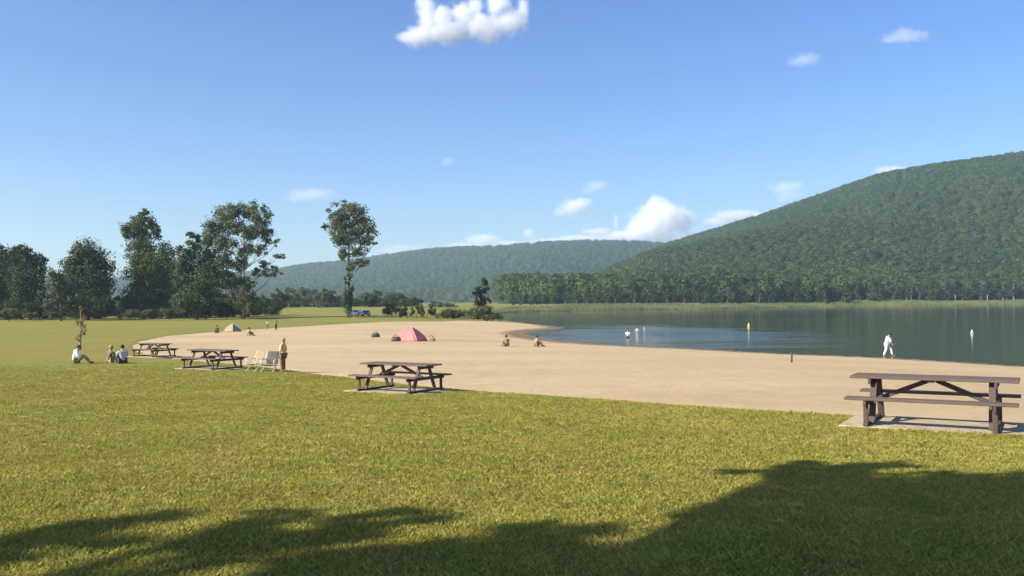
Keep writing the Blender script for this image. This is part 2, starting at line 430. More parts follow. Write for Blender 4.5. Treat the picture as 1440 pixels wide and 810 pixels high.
# beach sheet
def build_beach():
    bx, by = polar_grid(9, 260, 300, R(-40), R(50), 520)
    sd = poly_sd(BEACH, bx, by)
    wb = np.array([noise.noise(Vector((x * 0.55, y * 0.55, 3.1))) + 0.6 * noise.noise(Vector((x * 1.7, y * 1.7, 9.1))) for x, y in zip(bx.ravel(), by.ravel())]).reshape(bx.shape)
    ft = np.array([noise.noise(Vector((x * 0.8, y * 0.8, 1.2))) for x, y in zip(bx.ravel(), by.ravel())]).reshape(bx.shape)
    z = H(bx, by) + 0.02 * ft - 0.12 + 0.10 * smooth(-1.0, 1.2, sd + 0.3 * wb)
    F = grid_faces(*bx.shape)
    keep = (sd.ravel()[F] > -1.1).any(1); F = F[keep]
    used = np.unique(F); remap = np.full(bx.size, -1); remap[used] = np.arange(len(used))
    Vb = np.c_[bx.ravel(), by.ravel(), z.ravel()][used]
    me = np_mesh('beach', Vb, remap[F], MT['sand'], True)
    b = bmesh.new(); b.from_mesh(me); bmesh.ops.recalc_face_normals(b, faces=b.faces[:])
    if sum(f.normal.z for f in b.faces) < 0: bmesh.ops.reverse_faces(b, faces=b.faces[:])
    b.to_mesh(me); b.free()
    o = link(bpy.data.objects.new('beach', me)); tag(o, 'broad tan sand beach between lawn and lake', kind='structure')
build_beach()
def hb(x, y):
    """height of what one stands on: sand or grass"""
    sd = float(poly_sd(BEACH, [x], [y])[0]); return hz(x, y) - (0.02 if sd > 0.5 else 0)

# lake sheet
lk = [Vector((-60, 40, 0)), Vector((60, -120, 0)), Vector((1000, -400, 0)), Vector((1000, 720, 0)), Vector((-60, 720, 0))]
LW = [p for p in LAKE]
def expand(P, d):
    out = []
    n = len(P); area = sum(P[i - 1].x * P[i].y - P[i].x * P[i - 1].y for i in range(n))
    sg = 1 if area > 0 else -1
    for i in range(n):
        e = (P[(i + 1) % n] - P[i - 1]); nrm = Vector((e.y, -e.x, 0)).normalized() * sg
        out.append(P[i] + nrm * d)
    return out
bmx = bmesh.new(); vsx = [bmx.verts.new((p.x, p.y, 0)) for p in expand(LW, 1.2)]
bmx.faces.new(vsx); bmesh.ops.triangulate(bmx, faces=bmx.faces[:])
bmesh.ops.recalc_face_normals(bmx, faces=bmx.faces[:])
if sum(f.normal.z for f in bmx.faces) < 0: bmesh.ops.reverse_faces(bmx, faces=bmx.faces[:])
me = bpy.data.meshes.new('lake'); bmx.to_mesh(me); bmx.free(); me.materials.append(MT['water'])
lake = link(bpy.data.objects.new('lake', me)); tag(lake, 'dark green calm lake below the wooded hill', kind='structure')

# ------------------------------------------------------------------ instancing of uncountable stuff
def gn_stuff(name, pts, scl, rz, protos, label, cat=None, tilt=None):
    me = bpy.data.meshes.new(name); me.vertices.add(len(pts))
    me.vertices.foreach_set('co', np.asarray(pts, np.float32).ravel())
    for an, arr in (('scl', scl), ('rz', rz)):
        a = me.attributes.new(an, 'FLOAT', 'POINT'); a.data.foreach_set('value', np.asarray(arr, np.float32))
    a = me.attributes.new('pick', 'INT', 'POINT'); a.data.foreach_set('value', rng.integers(0, len(protos), len(pts)).astype(np.int32))
    me.update()
    o = link(bpy.data.objects.new(name, me)); tag(o, label, cat, kind='stuff')
    g = bpy.data.node_groups.new(name, 'GeometryNodeTree')
    g.interface.new_socket('Geometry', in_out='INPUT', socket_type='NodeSocketGeometry')
    g.interface.new_socket('Geometry', in_out='OUTPUT', socket_type='NodeSocketGeometry')
    N, L = g.nodes, g.links
    gi, go = N.new('NodeGroupInput'), N.new('NodeGroupOutput')
    def attr(nm, ty):
        n = N.new('GeometryNodeInputNamedAttribute'); n.data_type = ty; n.inputs[0].default_value = nm
        return [s for s in n.outputs if s.enabled and s.name == 'Attribute'][0]
    rzv = N.new('ShaderNodeCombineXYZ'); L.new(attr('rz', 'FLOAT'), rzv.inputs[2])
    join = N.new('GeometryNodeJoinGeometry')
    pk = attr('pick', 'INT'); sc = attr('scl', 'FLOAT')
    for i, pr in enumerate(protos):
        oi = N.new('GeometryNodeObjectInfo'); oi.inputs['Object'].default_value = pr; oi.inputs['As Instance'].default_value = True
        cmpn = N.new('FunctionNodeCompare'); cmpn.data_type = 'INT'; cmpn.operation = 'EQUAL'
        ins = [s for s in cmpn.inputs if s.enabled]
        L.new(pk, ins[0]); ins[1].default_value = i
        ip = N.new('GeometryNodeInstanceOnPoints')
        L.new(gi.outputs[0], ip.inputs['Points']); L.new(oi.outputs['Geometry'], ip.inputs['Instance'])
        L.new([s for s in cmpn.outputs if s.enabled][0], ip.inputs['Selection'])
        L.new(sc, ip.inputs['Scale']); L.new(rzv.outputs[0], ip.inputs['Rotation'])
        L.new(ip.outputs[0], join.inputs[0])
    L.new(join.outputs[0], go.inputs[0])
    md = o.modifiers.new('scatter', 'NODES'); md.node_group = g
    return o

def quads_mesh(name, cen, size, nrm_bias, mat, up=0.3):
    """leaf quads: cen (n,3), size (n,), nrm_bias (n,3) preferred normal"""
    n = len(cen)
    nr = nrm_bias + rng.normal(0, 0.75, (n, 3)); nr[:, 2] += up
    nr /= np.linalg.norm(nr, axis=1)[:, None] + 1e-9
    t = rng.normal(0, 1, (n, 3)); t -= nr * (t * nr).sum(1)[:, None]; t /= np.linalg.norm(t, axis=1)[:, None] + 1e-9
    b = np.cross(nr, t); s = size[:, None]
    asp = rng.uniform(0.55, 1.0, (n, 1))
    V = np.stack([cen - t * s * .5, cen + b * s * .5 * asp, cen + t * s * .5, cen - b * s * .5 * asp], 1).reshape(-1, 3)
    F = np.arange(4 * n).reshape(n, 4)
    return np_mesh(name, V, F, mat)

# ------------------------------------------------------------------ wooded hills
def build_hill(name, cols, mat, label, noise_amp):
    """cols: list of (crest px, crest py, crest Y, foot Y)"""
    nv = 26; grid = []
    for (px, py, Yc, Yf) in cols:
        c = at_Y(px, py, Yc); c.z -= 11
        fx = at_Y(px, 428, Yf); foot = Vector((fx.x, Yf, 2.2))
        col = []
        for k in range(nv):
            v = k / (nv - 7)
            if v <= 1:
                prof = v ** 0.92 * 0.45 + 0.55 * (v * v * (3 - 2 * v))
                p = foot.lerp(c, v); p.z = foot.z + (c.z - foot.z) * prof
                p.z += noise_amp * noise.noise(Vector((p.x, p.y * 0.45, 0)) * 0.0055) * math.sin(math.pi * min(v, 1))
            else:
                p = c + Vector((c.x, c.y, 0)).normalized() * (v - 1) * 1500; p.z = c.z * (1 - 1.2 * (v - 1) ** 1.3) - 2
            col.append(p)
        grid.append(col)
    G = np.array([[tuple(p) for p in col] for col in grid])
    me = np_mesh(name, G.reshape(-1, 3), grid_faces(G.shape[0], G.shape[1])[:, ::-1], mat, True)
    b = bmesh.new(); b.from_mesh(me); bmesh.ops.recalc_face_normals(b, faces=b.faces[:])
    if sum(f.normal.z for f in b.faces) < 0: bmesh.ops.reverse_faces(b, faces=b.faces[:])
    b.to_mesh(me); b.free()
    o = link(bpy.data.objects.new(name, me)); tag(o, label, kind='structure')
    return G
def dense_cols(pts, step):
    pts = sorted(pts); xs = np.arange(pts[0][0], pts[-1][0] + 1, step); P = np.array(pts, float)
    return [(x, *(np.interp(x, P[:, 0], P[:, k]) for k in (1, 2, 3))) for x in xs]
right_cols = dense_cols([(700, 429, 1000, 560), (760, 424, 1100, 540), (800, 413, 1250, 530), (850, 392, 1450, 525), (900, 363, 1600, 522), (930, 347, 1700, 520),
                         (1000, 327, 1680, 525), (1080, 304, 1640, 540), (1130, 287, 1600, 560), (1200, 263, 1540, 585), (1240, 250, 1500, 600),
                         (1300, 238, 1450, 620), (1370, 227, 1400, 640), (1440, 217, 1350, 655), (1600, 195, 1300, 690), (1900, 190, 1250, 700)], 20)
far_cols = dense_cols([(-420, 420, 3300, 1500), (-150, 405, 3200, 1500), (100, 396, 3150, 1500), (250, 392, 3100, 1500), (380, 383, 3050, 1500), (430, 375, 3000, 1500),
                       (480, 370, 3000, 1500), (560, 359, 2950, 1500), (600, 353, 2900, 1500), (650, 350, 2900, 1500), (700, 349, 2850, 1480), (760, 343, 2800, 1450),
                       (830, 341, 2800, 1450), (900, 342, 2800, 1450), (960, 348, 2800, 1450), (1100, 352, 2900, 1500), (1300, 372, 3000, 1500)], 20)
GR = build_hill('hill', right_cols, MT['hill'], 'steep wooded hill rising right of the lake', 26)
GF = build_hill('hill', far_cols, MT['hill'], 'long low hazy ridge beyond the lake', 12)

def crown_proto(seed, n=420, leaf=0.95):
    r = np.random.default_rng(seed)
    d = r.normal(0, 1, (n, 3)); d /= np.linalg.norm(d, axis=1)[:, None]; d[:, 2] = np.where(d[:, 2] < -0.35, -d[:, 2], d[:, 2])
    lump = np.array([1 + 0.28 * noise.noise(Vector(tuple(v)) * 1.9 + Vector((seed * 7.3, 0, 0))) for v in d])
    rad = lump[:, None] * r.uniform(0.72, 1.05, (n, 1))
    P = d * rad * np.array([4.3, 4.3, 5.2]) + np.array([0, 0, 7.2])
    me = quads_mesh('forest_crown', P, r.uniform(0.75, 1.35, n) * leaf, d * 2.6, MT['forest'])
    return bpy.data.objects.new('forest_crown', me)
crowns = [crown_proto(s) for s in range(5)]
def scatter_on(G, n, vmax=20, spacing_pow=1.0):
    nu, nv = G.shape[:2]
    A_ = []
    for i in range(nu - 1):
        a = G[i, :vmax]; b = G[i + 1, :vmax]
        A_.append(np.linalg.norm(b - a, axis=1)[:-1] * np.linalg.norm(a[1:] - a[:-1], axis=1))
    A_ = np.array(A_); pr = (A_ / A_.sum()).ravel()
    idx = rng.choice(len(pr), n, p=pr); i, k = np.divmod(idx, A_.shape[1])
    u = rng.random((n, 1)); v = rng.random((n, 1))
    return (G[i, k] * (1 - u) + G[i + 1, k] * u) * (1 - v) + (G[i, k + 1] * (1 - u) + G[i + 1, k + 1] * u) * v
pr_ = scatter_on(GR, 38000); pf_ = scatter_on(GF, 26000)
gn_stuff('forest', pr_ - np.array([0, 0, 1.0]), rng.uniform(0.55, 1.45, len(pr_)), rng.uniform(0, 6.28, len(pr_)), crowns, 'dense green forest covering the steep right hill')
gn_stuff('forest', pf_ - np.array([0, 0, 1.0]), rng.uniform(1.0, 1.9, len(pf_)), rng.uniform(0, 6.28, len(pf_)), crowns, 'hazy forest covering the long far ridge')

# ------------------------------------------------------------------ trees
def limb_path(a, b, n=5, sag=0.12, seed=0):
    a, b = Vector(a), Vector(b); L = (b - a).length; out = []
    for i in range(n + 1):
        t = i / n; p = a.lerp(b, t)
        j = noise.noise_vector(Vector((seed * 3.7, t * 2.2, seed))) * L * 0.07 * math.sin(math.pi * t)
        p += j; p.z -= sag * L * math.sin(math.pi * t) * 0.6
        out.append(p)
    return out
def clump_points(c, r, n, seed):
    """uneven leaf cluster: sub-tufts on a noisy ellipsoid"""
    rg = np.random.default_rng(seed)
    k = max(7, int(n / 60))
    d = rg.normal(0, 1, (k, 3)); d /= np.linalg.norm(d, axis=1)[:, None]
    sub = np.asarray(c) + d * np.asarray(r) * rg.uniform(0.25, 0.95, (k, 1))
    which = rg.integers(0, k, n)
    o = rg.normal(0, 1, (n, 3)); o /= np.linalg.norm(o, axis=1)[:, None]
    P = sub[which] + o * (np.asarray(r) * 0.46) * rg.uniform(0.2, 1.0, (n, 1)) * rg.uniform(0.6, 1.25, (k, 1))[which]
    nb = (P - np.asarray(c)) / (np.asarray(r) + 1e-6) * 0.8 + o * 0.5
    return P, nb
def build_tree(name, base, clumps, label, leafmat, barkmat, trunk_r=0.35, leaf=0.42, dens=1.0, group=None, lean=(0, 0), cat='tree', forks=None, seed=1, sink=0.25):
    """clumps: (dx, dy, z, rx, ry, rz) relative to the trunk base"""
    root = empty(name, base); tag(root, label, cat, group)
    top = max(c[2] for c in clumps); cx = sum(c[0] for c in clumps) / len(clumps)
    tb = MB(); n = 9
    path = []
    for i in range(n + 1):
        t = i / n; z = -sink + (top + sink) * t
        j = noise.noise_vector(Vector((seed * 1.9, t * 2.5, 4.4))) * top * 0.02 * t
        path.append(Vector((lean[0] * t * top + cx * 0.5 * t + j.x, lean[1] * t * top + j.y, z)))
    rad = [trunk_r * (1.35 - 0.35 * min(1, i / 1.0)) * (1 - 0.86 * (i / n)) + 0.02 for i in range(n + 1)]
    rad[0] = trunk_r * 1.4
    tb.tube(path, rad, 9)
    for q, c in enumerate(clumps):
        zc = max(c[2] - c[5] * 0.2, 0.1)
        tz = max(0.18 * top, min(zc - 0.35 * math.hypot(c[0], c[1]) - 0.12 * top, top * 0.92)); f = (tz + sink) / (top + sink) * n
        i = max(0, min(n - 1, int(f))); a = path[i].lerp(path[i + 1], f - i)
        r0 = max(0.035, rad[i] * 0.40)
        end = Vector((c[0], c[1], zc))
        pth = limb_path(a, end, 5, 0.10, seed + q)
        tb.tube(pth, [r0 * (1 - 0.8 * k / 5) + 0.012 for k in range(6)], 6)
        for s_ in range(3):
            rr = random.Random(seed * 100 + q * 10 + s_)
            e2 = end + Vector((rr.uniform(-.8, .8) * c[3], rr.uniform(-.8, .8) * c[4], rr.uniform(-.3, .8) * c[5]))
            tb.tube(limb_path(pth[3 + s_ % 2], e2, 3, 0.05, seed + q + s_), [r0 * 0.35 + 0.01, r0 * 0.25 + 0.01, r0 * 0.15 + 0.008, 0.008], 5)
    tb.build('trunk', barkmat, root, True)
    Ps, Ns = [], []
    for q, c in enumerate(clumps):
        area = (c[3] * c[5] + c[3] * c[4] + c[4] * c[5]) / 3
        nl = int(max(60, dens * area * 30 / (leaf * leaf)))
        P, nb = clump_points(c[:3], c[3:], nl, seed * 1000 + q); Ps.append(P); Ns.append(nb)
    P = np.vstack(Ps); N_ = np.vstack(Ns)
    keep = P[:, 2] > 0.05; P, N_ = P[keep], N_[keep]
    me = quads_mesh('crown', P, rng.uniform(0.6, 1.3, len(P)) * leaf, N_, leafmat)
    link(bpy.data.objects.new('crown', me), root)
    return root
def px_tree(name, bx, by, pclumps, label, leafmat, barkmat, Y=None, depth=0.75, seed=1, full=1.15, **kw):
    """tree traced from the photo: base pixel, clumps as (px, py, rx, ry)"""
    b = on_ground(bx, by) if Y is None else at_Y(bx, by, Y)
    if Y is not None: b.z = hb(b.x, b.y)
    m = b.y / FPX; rr = random.Random(seed)
    yb = 426 - 0.00873 * (bx - 720) + (CAMZ - b.z) / m
    cl = []
    for (x, y, rx, ry) in pclumps:
        dz = (yb - y) * m; dx = (x - bx) * m
        cl.append((dx, rr.uniform(-1, 1) * 2.2 * depth, dz, rx * m * full, (rx + ry) / 2 * m * full * 0.9, ry * m * full))
    return build_tree(name, b, cl, label, leafmat, barkmat, seed=seed, **kw)

TY = 205.0
G_L = 'trees along the far left edge of the field'
px_tree('deciduous_tree', 8, 447, [(0, 375, 24, 20), (-12, 400, 26, 26), (14, 365, 18, 16), (22, 400, 24, 24), (0, 425, 30, 18), (28, 426, 18, 16), (2, 355, 12, 10)],
        'dark broad tree at the far left edge of the treeline', MT['leaf_dark'], MT['bark'], TY + 8, seed=11, group=G_L, dens=1.25)
px_tree('deciduous_tree', 42, 447, [(38, 362, 16, 16), (28, 372, 16, 16), (50, 372, 15, 15), (40, 395, 26, 22), (48, 418, 24, 20), (30, 428, 22, 14), (36, 350, 10, 8), (56, 438, 18, 8), (22, 438, 20, 8)],
        'dark rounded tree second from the left edge', MT['leaf_dark'], MT['bark'], TY, seed=12, group=G_L, dens=1.25)
px_tree('deciduous_tree', 124, 447, [(122, 358, 24, 18), (105, 372, 22, 20), (138, 374, 20, 20), (120, 392, 34, 24), (140, 402, 22, 24), (104, 402, 22, 20), (130, 425, 34, 18), (152, 428, 16, 14), (112, 436, 22, 9), (146, 438, 20, 8)],
        'dense dome shaped dark tree left of the tall trees', MT['leaf_dark'], MT['bark'], TY - 6, seed=13, group=G_L, dens=1.35)
px_tree('deciduous_tree', 86, 446, [(86, 396, 16, 16), (76, 414, 18, 16), (98, 416, 16, 16), (86, 430, 24, 12), (70, 434, 12, 9)],
        'lighter low tree in front of the dense dome shaped tree', MT['leaf'], MT['bark'], TY - 16, seed=14, group=G_L, dens=1.0, trunk_r=0.22)
px_tree('deciduous_tree', 202, 445, [(200, 314, 20, 14), (188, 326, 14, 14), (216, 326, 13, 14), (200, 340, 22, 14), (190, 360, 20, 16), (216, 364, 24, 18), (196, 384, 26, 18), (222, 392, 22, 20), (202, 412, 30, 20), (226, 426, 20, 14), (184, 426, 18, 14), (204, 301, 10, 6), (200, 436, 26, 9), (222, 438, 18, 8)],
        'tall green tree with a narrow top left of the dark conifer shaped tree', MT['leaf'], MT['bark'], TY, seed=15, group=G_L, dens=1.1)
px_tree('deciduous_tree', 236, 445, [(238, 356, 14, 14), (232, 376, 16, 16), (244, 384, 14, 18), (238, 410, 20, 18), (232, 428, 20, 13)],
        'slim tree between the narrow topped tree and the darkest tree', MT['leaf'], MT['bark'], TY + 10, seed=16, group=G_L, dens=1.0)
px_tree('dark_tree', 277, 446, [(273, 338, 11, 10), (266, 352, 15, 13), (286, 358, 16, 14), (258, 372, 16, 14), (276, 378, 24, 14), (300, 378, 14, 12), (262, 396, 24, 14), (292, 400, 26, 14), (274, 418, 30, 16), (302, 424, 18, 13), (256, 428, 16, 12), (270, 330, 5, 5), (282, 437, 26, 9), (306, 438, 16, 8)],
        'darkest bushy tree with ragged tiers beside the airy poplar', MT['leaf_dark'], MT['bark'], TY - 12, seed=17, group=G_L, dens=1.35)
px_tree('poplar_tree', 342, 444, [(335, 294, 14, 9), (318, 302, 14, 11), (356, 298, 15, 11), (370, 310, 12, 13), (306, 318, 15, 13), (330, 318, 15, 12), (352, 324, 13, 12), (374, 330, 11, 10), (300, 340, 13, 13), (322, 344, 13, 12),
        (348, 350, 11, 9), (368, 352, 9, 7), (310, 366, 13, 12), (334, 372, 12, 9), (374, 374, 10, 6), (360, 385, 11, 6), (390, 342, 6, 4), (392, 362, 8, 4), (386, 384, 7, 5), (326, 396, 14, 10), (344, 402, 12, 9), (312, 388, 14, 12), (330, 420, 16, 12), (350, 424, 12, 12), (342, 362, 10, 8)],
        'tall airy poplar with open branches and sky gaps', MT['leaf_pop'], MT['bark_pale'], TY - 4, seed=18, group=G_L, dens=1.05, trunk_r=0.34, full=1.42)
px_tree('poplar_tree', 489, 441, [(486, 292, 14, 8), (472, 302, 12, 10), (500, 298, 14, 10), (486, 312, 16, 11), (512, 312, 13, 11), (470, 322, 11, 10), (520, 328, 11, 9), (500, 330, 14, 11), (482, 338, 13, 11), (514, 344, 11, 7), (500, 354, 10, 7), (484, 358, 8, 8),
        (508, 370, 12, 5), (496, 376, 8, 5), (490, 392, 5, 8), (491, 410, 5, 9), (458, 320, 4, 5), (528, 344, 5, 3)],
        'lone tall poplar with a long bare trunk near the parked cars', MT['leaf_pop'], MT['bark_pale'], TY - 2, seed=19, dens=1.05, trunk_r=0.40, full=1.38)
px_tree('poplar_tree', 680, 447, [(682, 396, 7, 7), (680, 408, 9, 8), (672, 414, 7, 9), (682, 420, 8, 8), (676, 428, 9, 7), (684, 434, 8, 6)],
        'small slender poplar on the grassy mound by the lake inlet', MT['leaf_dark'], MT['bark'], 215, seed=20, dens=1.0, trunk_r=0.16, leaf=0.32)
# beyond the left edge of the frame the line goes on
for k, (x, s) in enumerate([(-50, 0.9), (-110, 1.1), (-170, 0.95)]):
    px_tree('deciduous_tree', x, 449, [(x, 447 - 85 * s, 22, 18), (x - 16, 447 - 62 * s, 24, 20), (x + 16, 447 - 60 * s, 24, 20), (x, 447 - 30 * s, 34, 22), (x + 20, 430, 18, 14)],
            ['dark tree just outside the left edge of the picture', 'taller dark tree further outside the left edge', 'last dark tree of the row outside the left edge'][k],
            MT['leaf_dark'], MT['bark'], TY + 5, seed=30 + k, group=G_L, dens=1.0)

# shrubs at the foot of the trees and on the mound
def px_shrub(x, y, w, h, label, mat, Y, seed, dens=1.0, group=None):
    rr = random.Random(seed); cl = []
    for k in range(max(3, int(w / 7))):
        f = rr.uniform(-0.5, 0.5); hh = h * (1 - 1.2 * f * f) * rr.uniform(0.6, 1.0)
        cl.append((x + f * w, y - hh * 0.55, w * 0.22 + 2, hh * 0.5 + 1))
    return px_tree('shrub', x, y, cl, label, mat, MT['bark'], Y, depth=0.3, seed=seed, dens=dens, group=group, cat='shrub', trunk_r=0.06, leaf=0.30, sink=0.1)
G_S = 'shrubs at the foot of the trees'
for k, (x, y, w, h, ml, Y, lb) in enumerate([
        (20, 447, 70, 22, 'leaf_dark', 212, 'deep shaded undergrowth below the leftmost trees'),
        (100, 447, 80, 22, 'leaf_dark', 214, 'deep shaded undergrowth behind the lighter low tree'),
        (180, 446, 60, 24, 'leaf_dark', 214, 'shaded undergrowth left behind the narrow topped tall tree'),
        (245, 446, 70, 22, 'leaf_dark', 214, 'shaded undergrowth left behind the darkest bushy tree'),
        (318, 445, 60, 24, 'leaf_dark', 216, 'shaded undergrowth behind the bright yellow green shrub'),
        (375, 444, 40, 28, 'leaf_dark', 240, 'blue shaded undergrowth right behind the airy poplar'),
        (12, 447, 40, 14, 'leaf', 188, 'low green shrub at the left picture edge'),
        (60, 447, 34, 12, 'leaf_yel', 187, 'pale low shrub before the two dark left trees'),
        (165, 446, 26, 20, 'leaf_dark', 196, 'dark shrub filling the gap right of the dome shaped tree'),
        (196, 446, 40, 12, 'leaf', 186, 'low shrub below the narrow topped tall tree'),
        (240, 445, 34, 14, 'leaf', 188, 'shrub left of the darkest bushy tree'),
        (318, 445, 24, 22, 'leaf_dark', 196, 'dark shrub right of the darkest bushy tree'),
        (341, 444, 26, 38, 'leaf_yel', 190, 'bright yellow green shrub below the airy poplar'),
        (372, 443, 30, 34, 'leaf_dark', 230, 'shaded shrub right of the airy poplar'),
        (491, 441, 12, 40, 'leaf_dark', 198, 'dark ivy shrub hugging the trunk of the lone poplar'),
        (546, 443, 20, 20, 'leaf', 214, 'rounded green shrub right of the parked cars'),
        (573, 444, 22, 17, 'leaf_dark', 200, 'dark low shrub left of the small dark conical shrub'),
        (600, 444, 14, 22, 'leaf_dark', 195, 'small dark conical shrub beyond the red tent'),
        (586, 444, 16, 14, 'leaf_dark', 198, 'very low dark shrub touching the conical shrub'),
        (640, 446, 50, 10, 'leaf_yel', 205, 'long low olive shrub on the grassy mound'),
        (672, 449, 44, 20, 'leaf_yel', 200, 'olive shrub mound at the foot of the slender poplar'),
        (692, 450, 20, 10, 'leaf', 190, 'low green shrub at the water edge of the mound')]):
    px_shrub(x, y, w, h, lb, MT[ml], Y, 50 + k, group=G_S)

# second row: hazy trees 330 to 430 m away between the poplars
G_B = 'hazy trees behind the lone poplar'
spots2 = [(392, 34, 'leaf_dark'), (408, 36, 'leaf'), (424, 37, 'leaf_pop'), (440, 36, 'leaf'), (455, 34, 'leaf_pop'), (468, 31, 'leaf_dark'), (478, 27, 'leaf'),
          (500, 24, 'leaf_dark'), (518, 29, 'leaf_dark'), (532, 32, 'leaf_dark'), (548, 31, 'leaf'), (563, 30, 'leaf_dark'), (580, 26, 'leaf_dark'), (612, 18, 'leaf'), (630, 15, 'leaf')]
for k, (x, h, ml) in enumerate(spots2):
    Y = 340 + 18 * (k % 4); yb = 441
    px_tree('background_tree', x, yb, [(x, yb - h * .82, 9, h * .2), (x - 6, yb - h * .62, 9, h * .24), (x + 7, yb - h * .6, 9, h * .24), (x, yb - h * .42, 13, h * .24), (x + 3, yb - h * .2, 11, h * .2), (x - 7, yb - h * .16, 9, h * .16)],
            'hazy tree in the row behind the lone poplar and parked cars', MT[ml], MT['bark_pale'], Y, seed=80 + k, group=G_B, dens=0.9, leaf=0.6, trunk_r=0.25)

# trees standing along the far lake shore, pale trunks showing on the right
G_F = 'trees standing along the far lake shore'
def shore_proto(k):
    rr = random.Random(200 + k); h = 13.5; cl = []
    for q in range(9):
        lo = (0.10, 0.16, 0.10, 0.30)[k]; z = h * (lo + (0.92 - lo) * q / 8); w = 3.0 * (1 - 0.6 * (q / 8) ** 2)
        a = rr.uniform(0, 6.28); cl.append((math.cos(a) * w * .6, math.sin(a) * w * .6, z, w * .8, w * .8, 1.7))
    return build_tree('shore_tree', (0, 0, 0), cl, 'tree with pale trunk on the far lake shore', MT[['leaf_dark', 'forest', 'forest', 'leaf_dark'][k]], MT['bark'] if k < 3 else MT['bark_pale'], trunk_r=0.36, leaf=0.75, dens=0.95, group=G_F, seed=210 + k, sink=0.5)
protos_s = [shore_proto(k) for k in range(4)]
used_s = [False] * 4
for k in range(96):
    px = 722 + k * 7.7 + random.uniform(-4, 4)
    Yf = np.interp(px, [700, 1000, 1200, 1440], [470, 505, 565, 625]) + random.uniform(-8, 22)
    p = at_Y(px, 430, Yf); q = (3 if px > 1180 and random.random() < 0.4 else random.choice((0, 1, 2)))
    o = protos_s[q] if not used_s[q] else copy_tree(protos_s[q]); used_s[q] = True
    o.location = (p.x, Yf, hz(p.x, Yf)); s = random.uniform(0.75, 1.2) * np.interp(px, [700, 1000, 1440], [0.58, 0.68, 0.82]); o.scale = (s * 1.15, s * 1.15, s * random.uniform(0.9, 1.1)); o.rotation_euler = (0, 0, random.uniform(0, 6.28))

# reeds on the far bank
def reed_proto(seed):
    r = np.random.default_rng(seed); n = 26
    bx = r.normal(0, 0.5, (n, 2)); h = r.uniform(0.7, 1.5, n); w = 0.07
    lean = r.normal(0, 0.18, (n, 2)); an = r.uniform(0, 3.14, n)
    V = []
    for i in range(n):
        dx, dy = math.cos(an[i]) * w, math.sin(an[i]) * w
        V += [(bx[i, 0] - dx, bx[i, 1] - dy, -0.1), (bx[i, 0] + dx, bx[i, 1] + dy, -0.1), (bx[i, 0] + lean[i, 0], bx[i, 1] + lean[i, 1], h[i])]
    return bpy.data.objects.new('reed_tuft', np_mesh('reed_tuft', np.array(V), np.arange(3 * n).reshape(n, 3), MT['reed']))
rp = [reed_proto(s) for s in range(3)]
pts = []
for k in range(9000):
    px = random.uniform(690, 1500)
    f = random.random()
    a = np.interp(px, [p[0] for p in far_shore_px[::-1]] + [1500], [p.y for p in far_shore[::-1]] + [far_shore[0].y + 20])
    Yp = a + 1 + 30 * f; x = at_Y(px, 430, Yp).x
    pts.append((x, Yp, hz(x, Yp)))
gn_stuff('reeds', np.array(pts), rng.uniform(0.6, 1.2, len(pts)), rng.uniform(0, 6.28, len(pts)), rp, 'pale green reeds along the far lake bank')

# ------------------------------------------------------------------ trees beside the photographer that shade the near lawn
def shade_clump(px, py, h, r):
    g = on_ground(px, py)
    p = Vector((g.x, g.y, g.z)) + SUNV * (h / SUNV.z)
    return (p, r)
def shade_tree(base, shades, extra, label, seed):
    b = Vector((base[0], base[1], hb(*base))); cl = []
    for (p, r) in shades:
        d = p - b; cl.append((d.x, d.y, d.z, r, r, r * 0.75))
    for e in extra: cl.append(e)
    return build_tree('maple_tree', b, cl, label, MT['leaf'], MT['bark'], trunk_r=0.32, leaf=0.20, dens=1.3, seed=seed)
shA = [shade_clump(x, y, h, r) for (x, y, h, r) in [
    (1135, 668, 7.2, 0.6), (1170, 664, 7.6, 0.7), (1190, 690, 6.6, 0.95), (1270, 682, 7.4, 0.85), (1340, 700, 7.0, 0.9), (1410, 672, 7.6, 0.8), (1470, 690, 7.2, 1.0),
    (1100, 720, 6.4, 0.7), (1180, 735, 6.2, 0.9), (1280, 735, 6.6, 1.0), (1390, 735, 6.4, 1.0), (1500, 740, 6.6, 1.2), (1080, 765, 6.0, 0.6), (1160, 790, 5.6, 0.8), (1270, 790, 5.8, 0.9),
    (1380, 795, 5.6, 0.9), (1090, 815, 5.4, 0.6), (1560, 680, 8.0, 1.2), (1640, 720, 7.5, 1.3), (1490, 800, 6.0, 1.0)]]
shade_tree((-6.6, 1.6), shA, [(0.5, -1.5, 8.5, 1.8, 1.8, 1.5), (2.0, 0.3, 9.2, 1.6, 1.6, 1.3), (-0.6, 0.2, 8.2, 1.5, 1.5, 1.2)], 'leafy maple left of the photographer shading the lawn below the right table', 301)
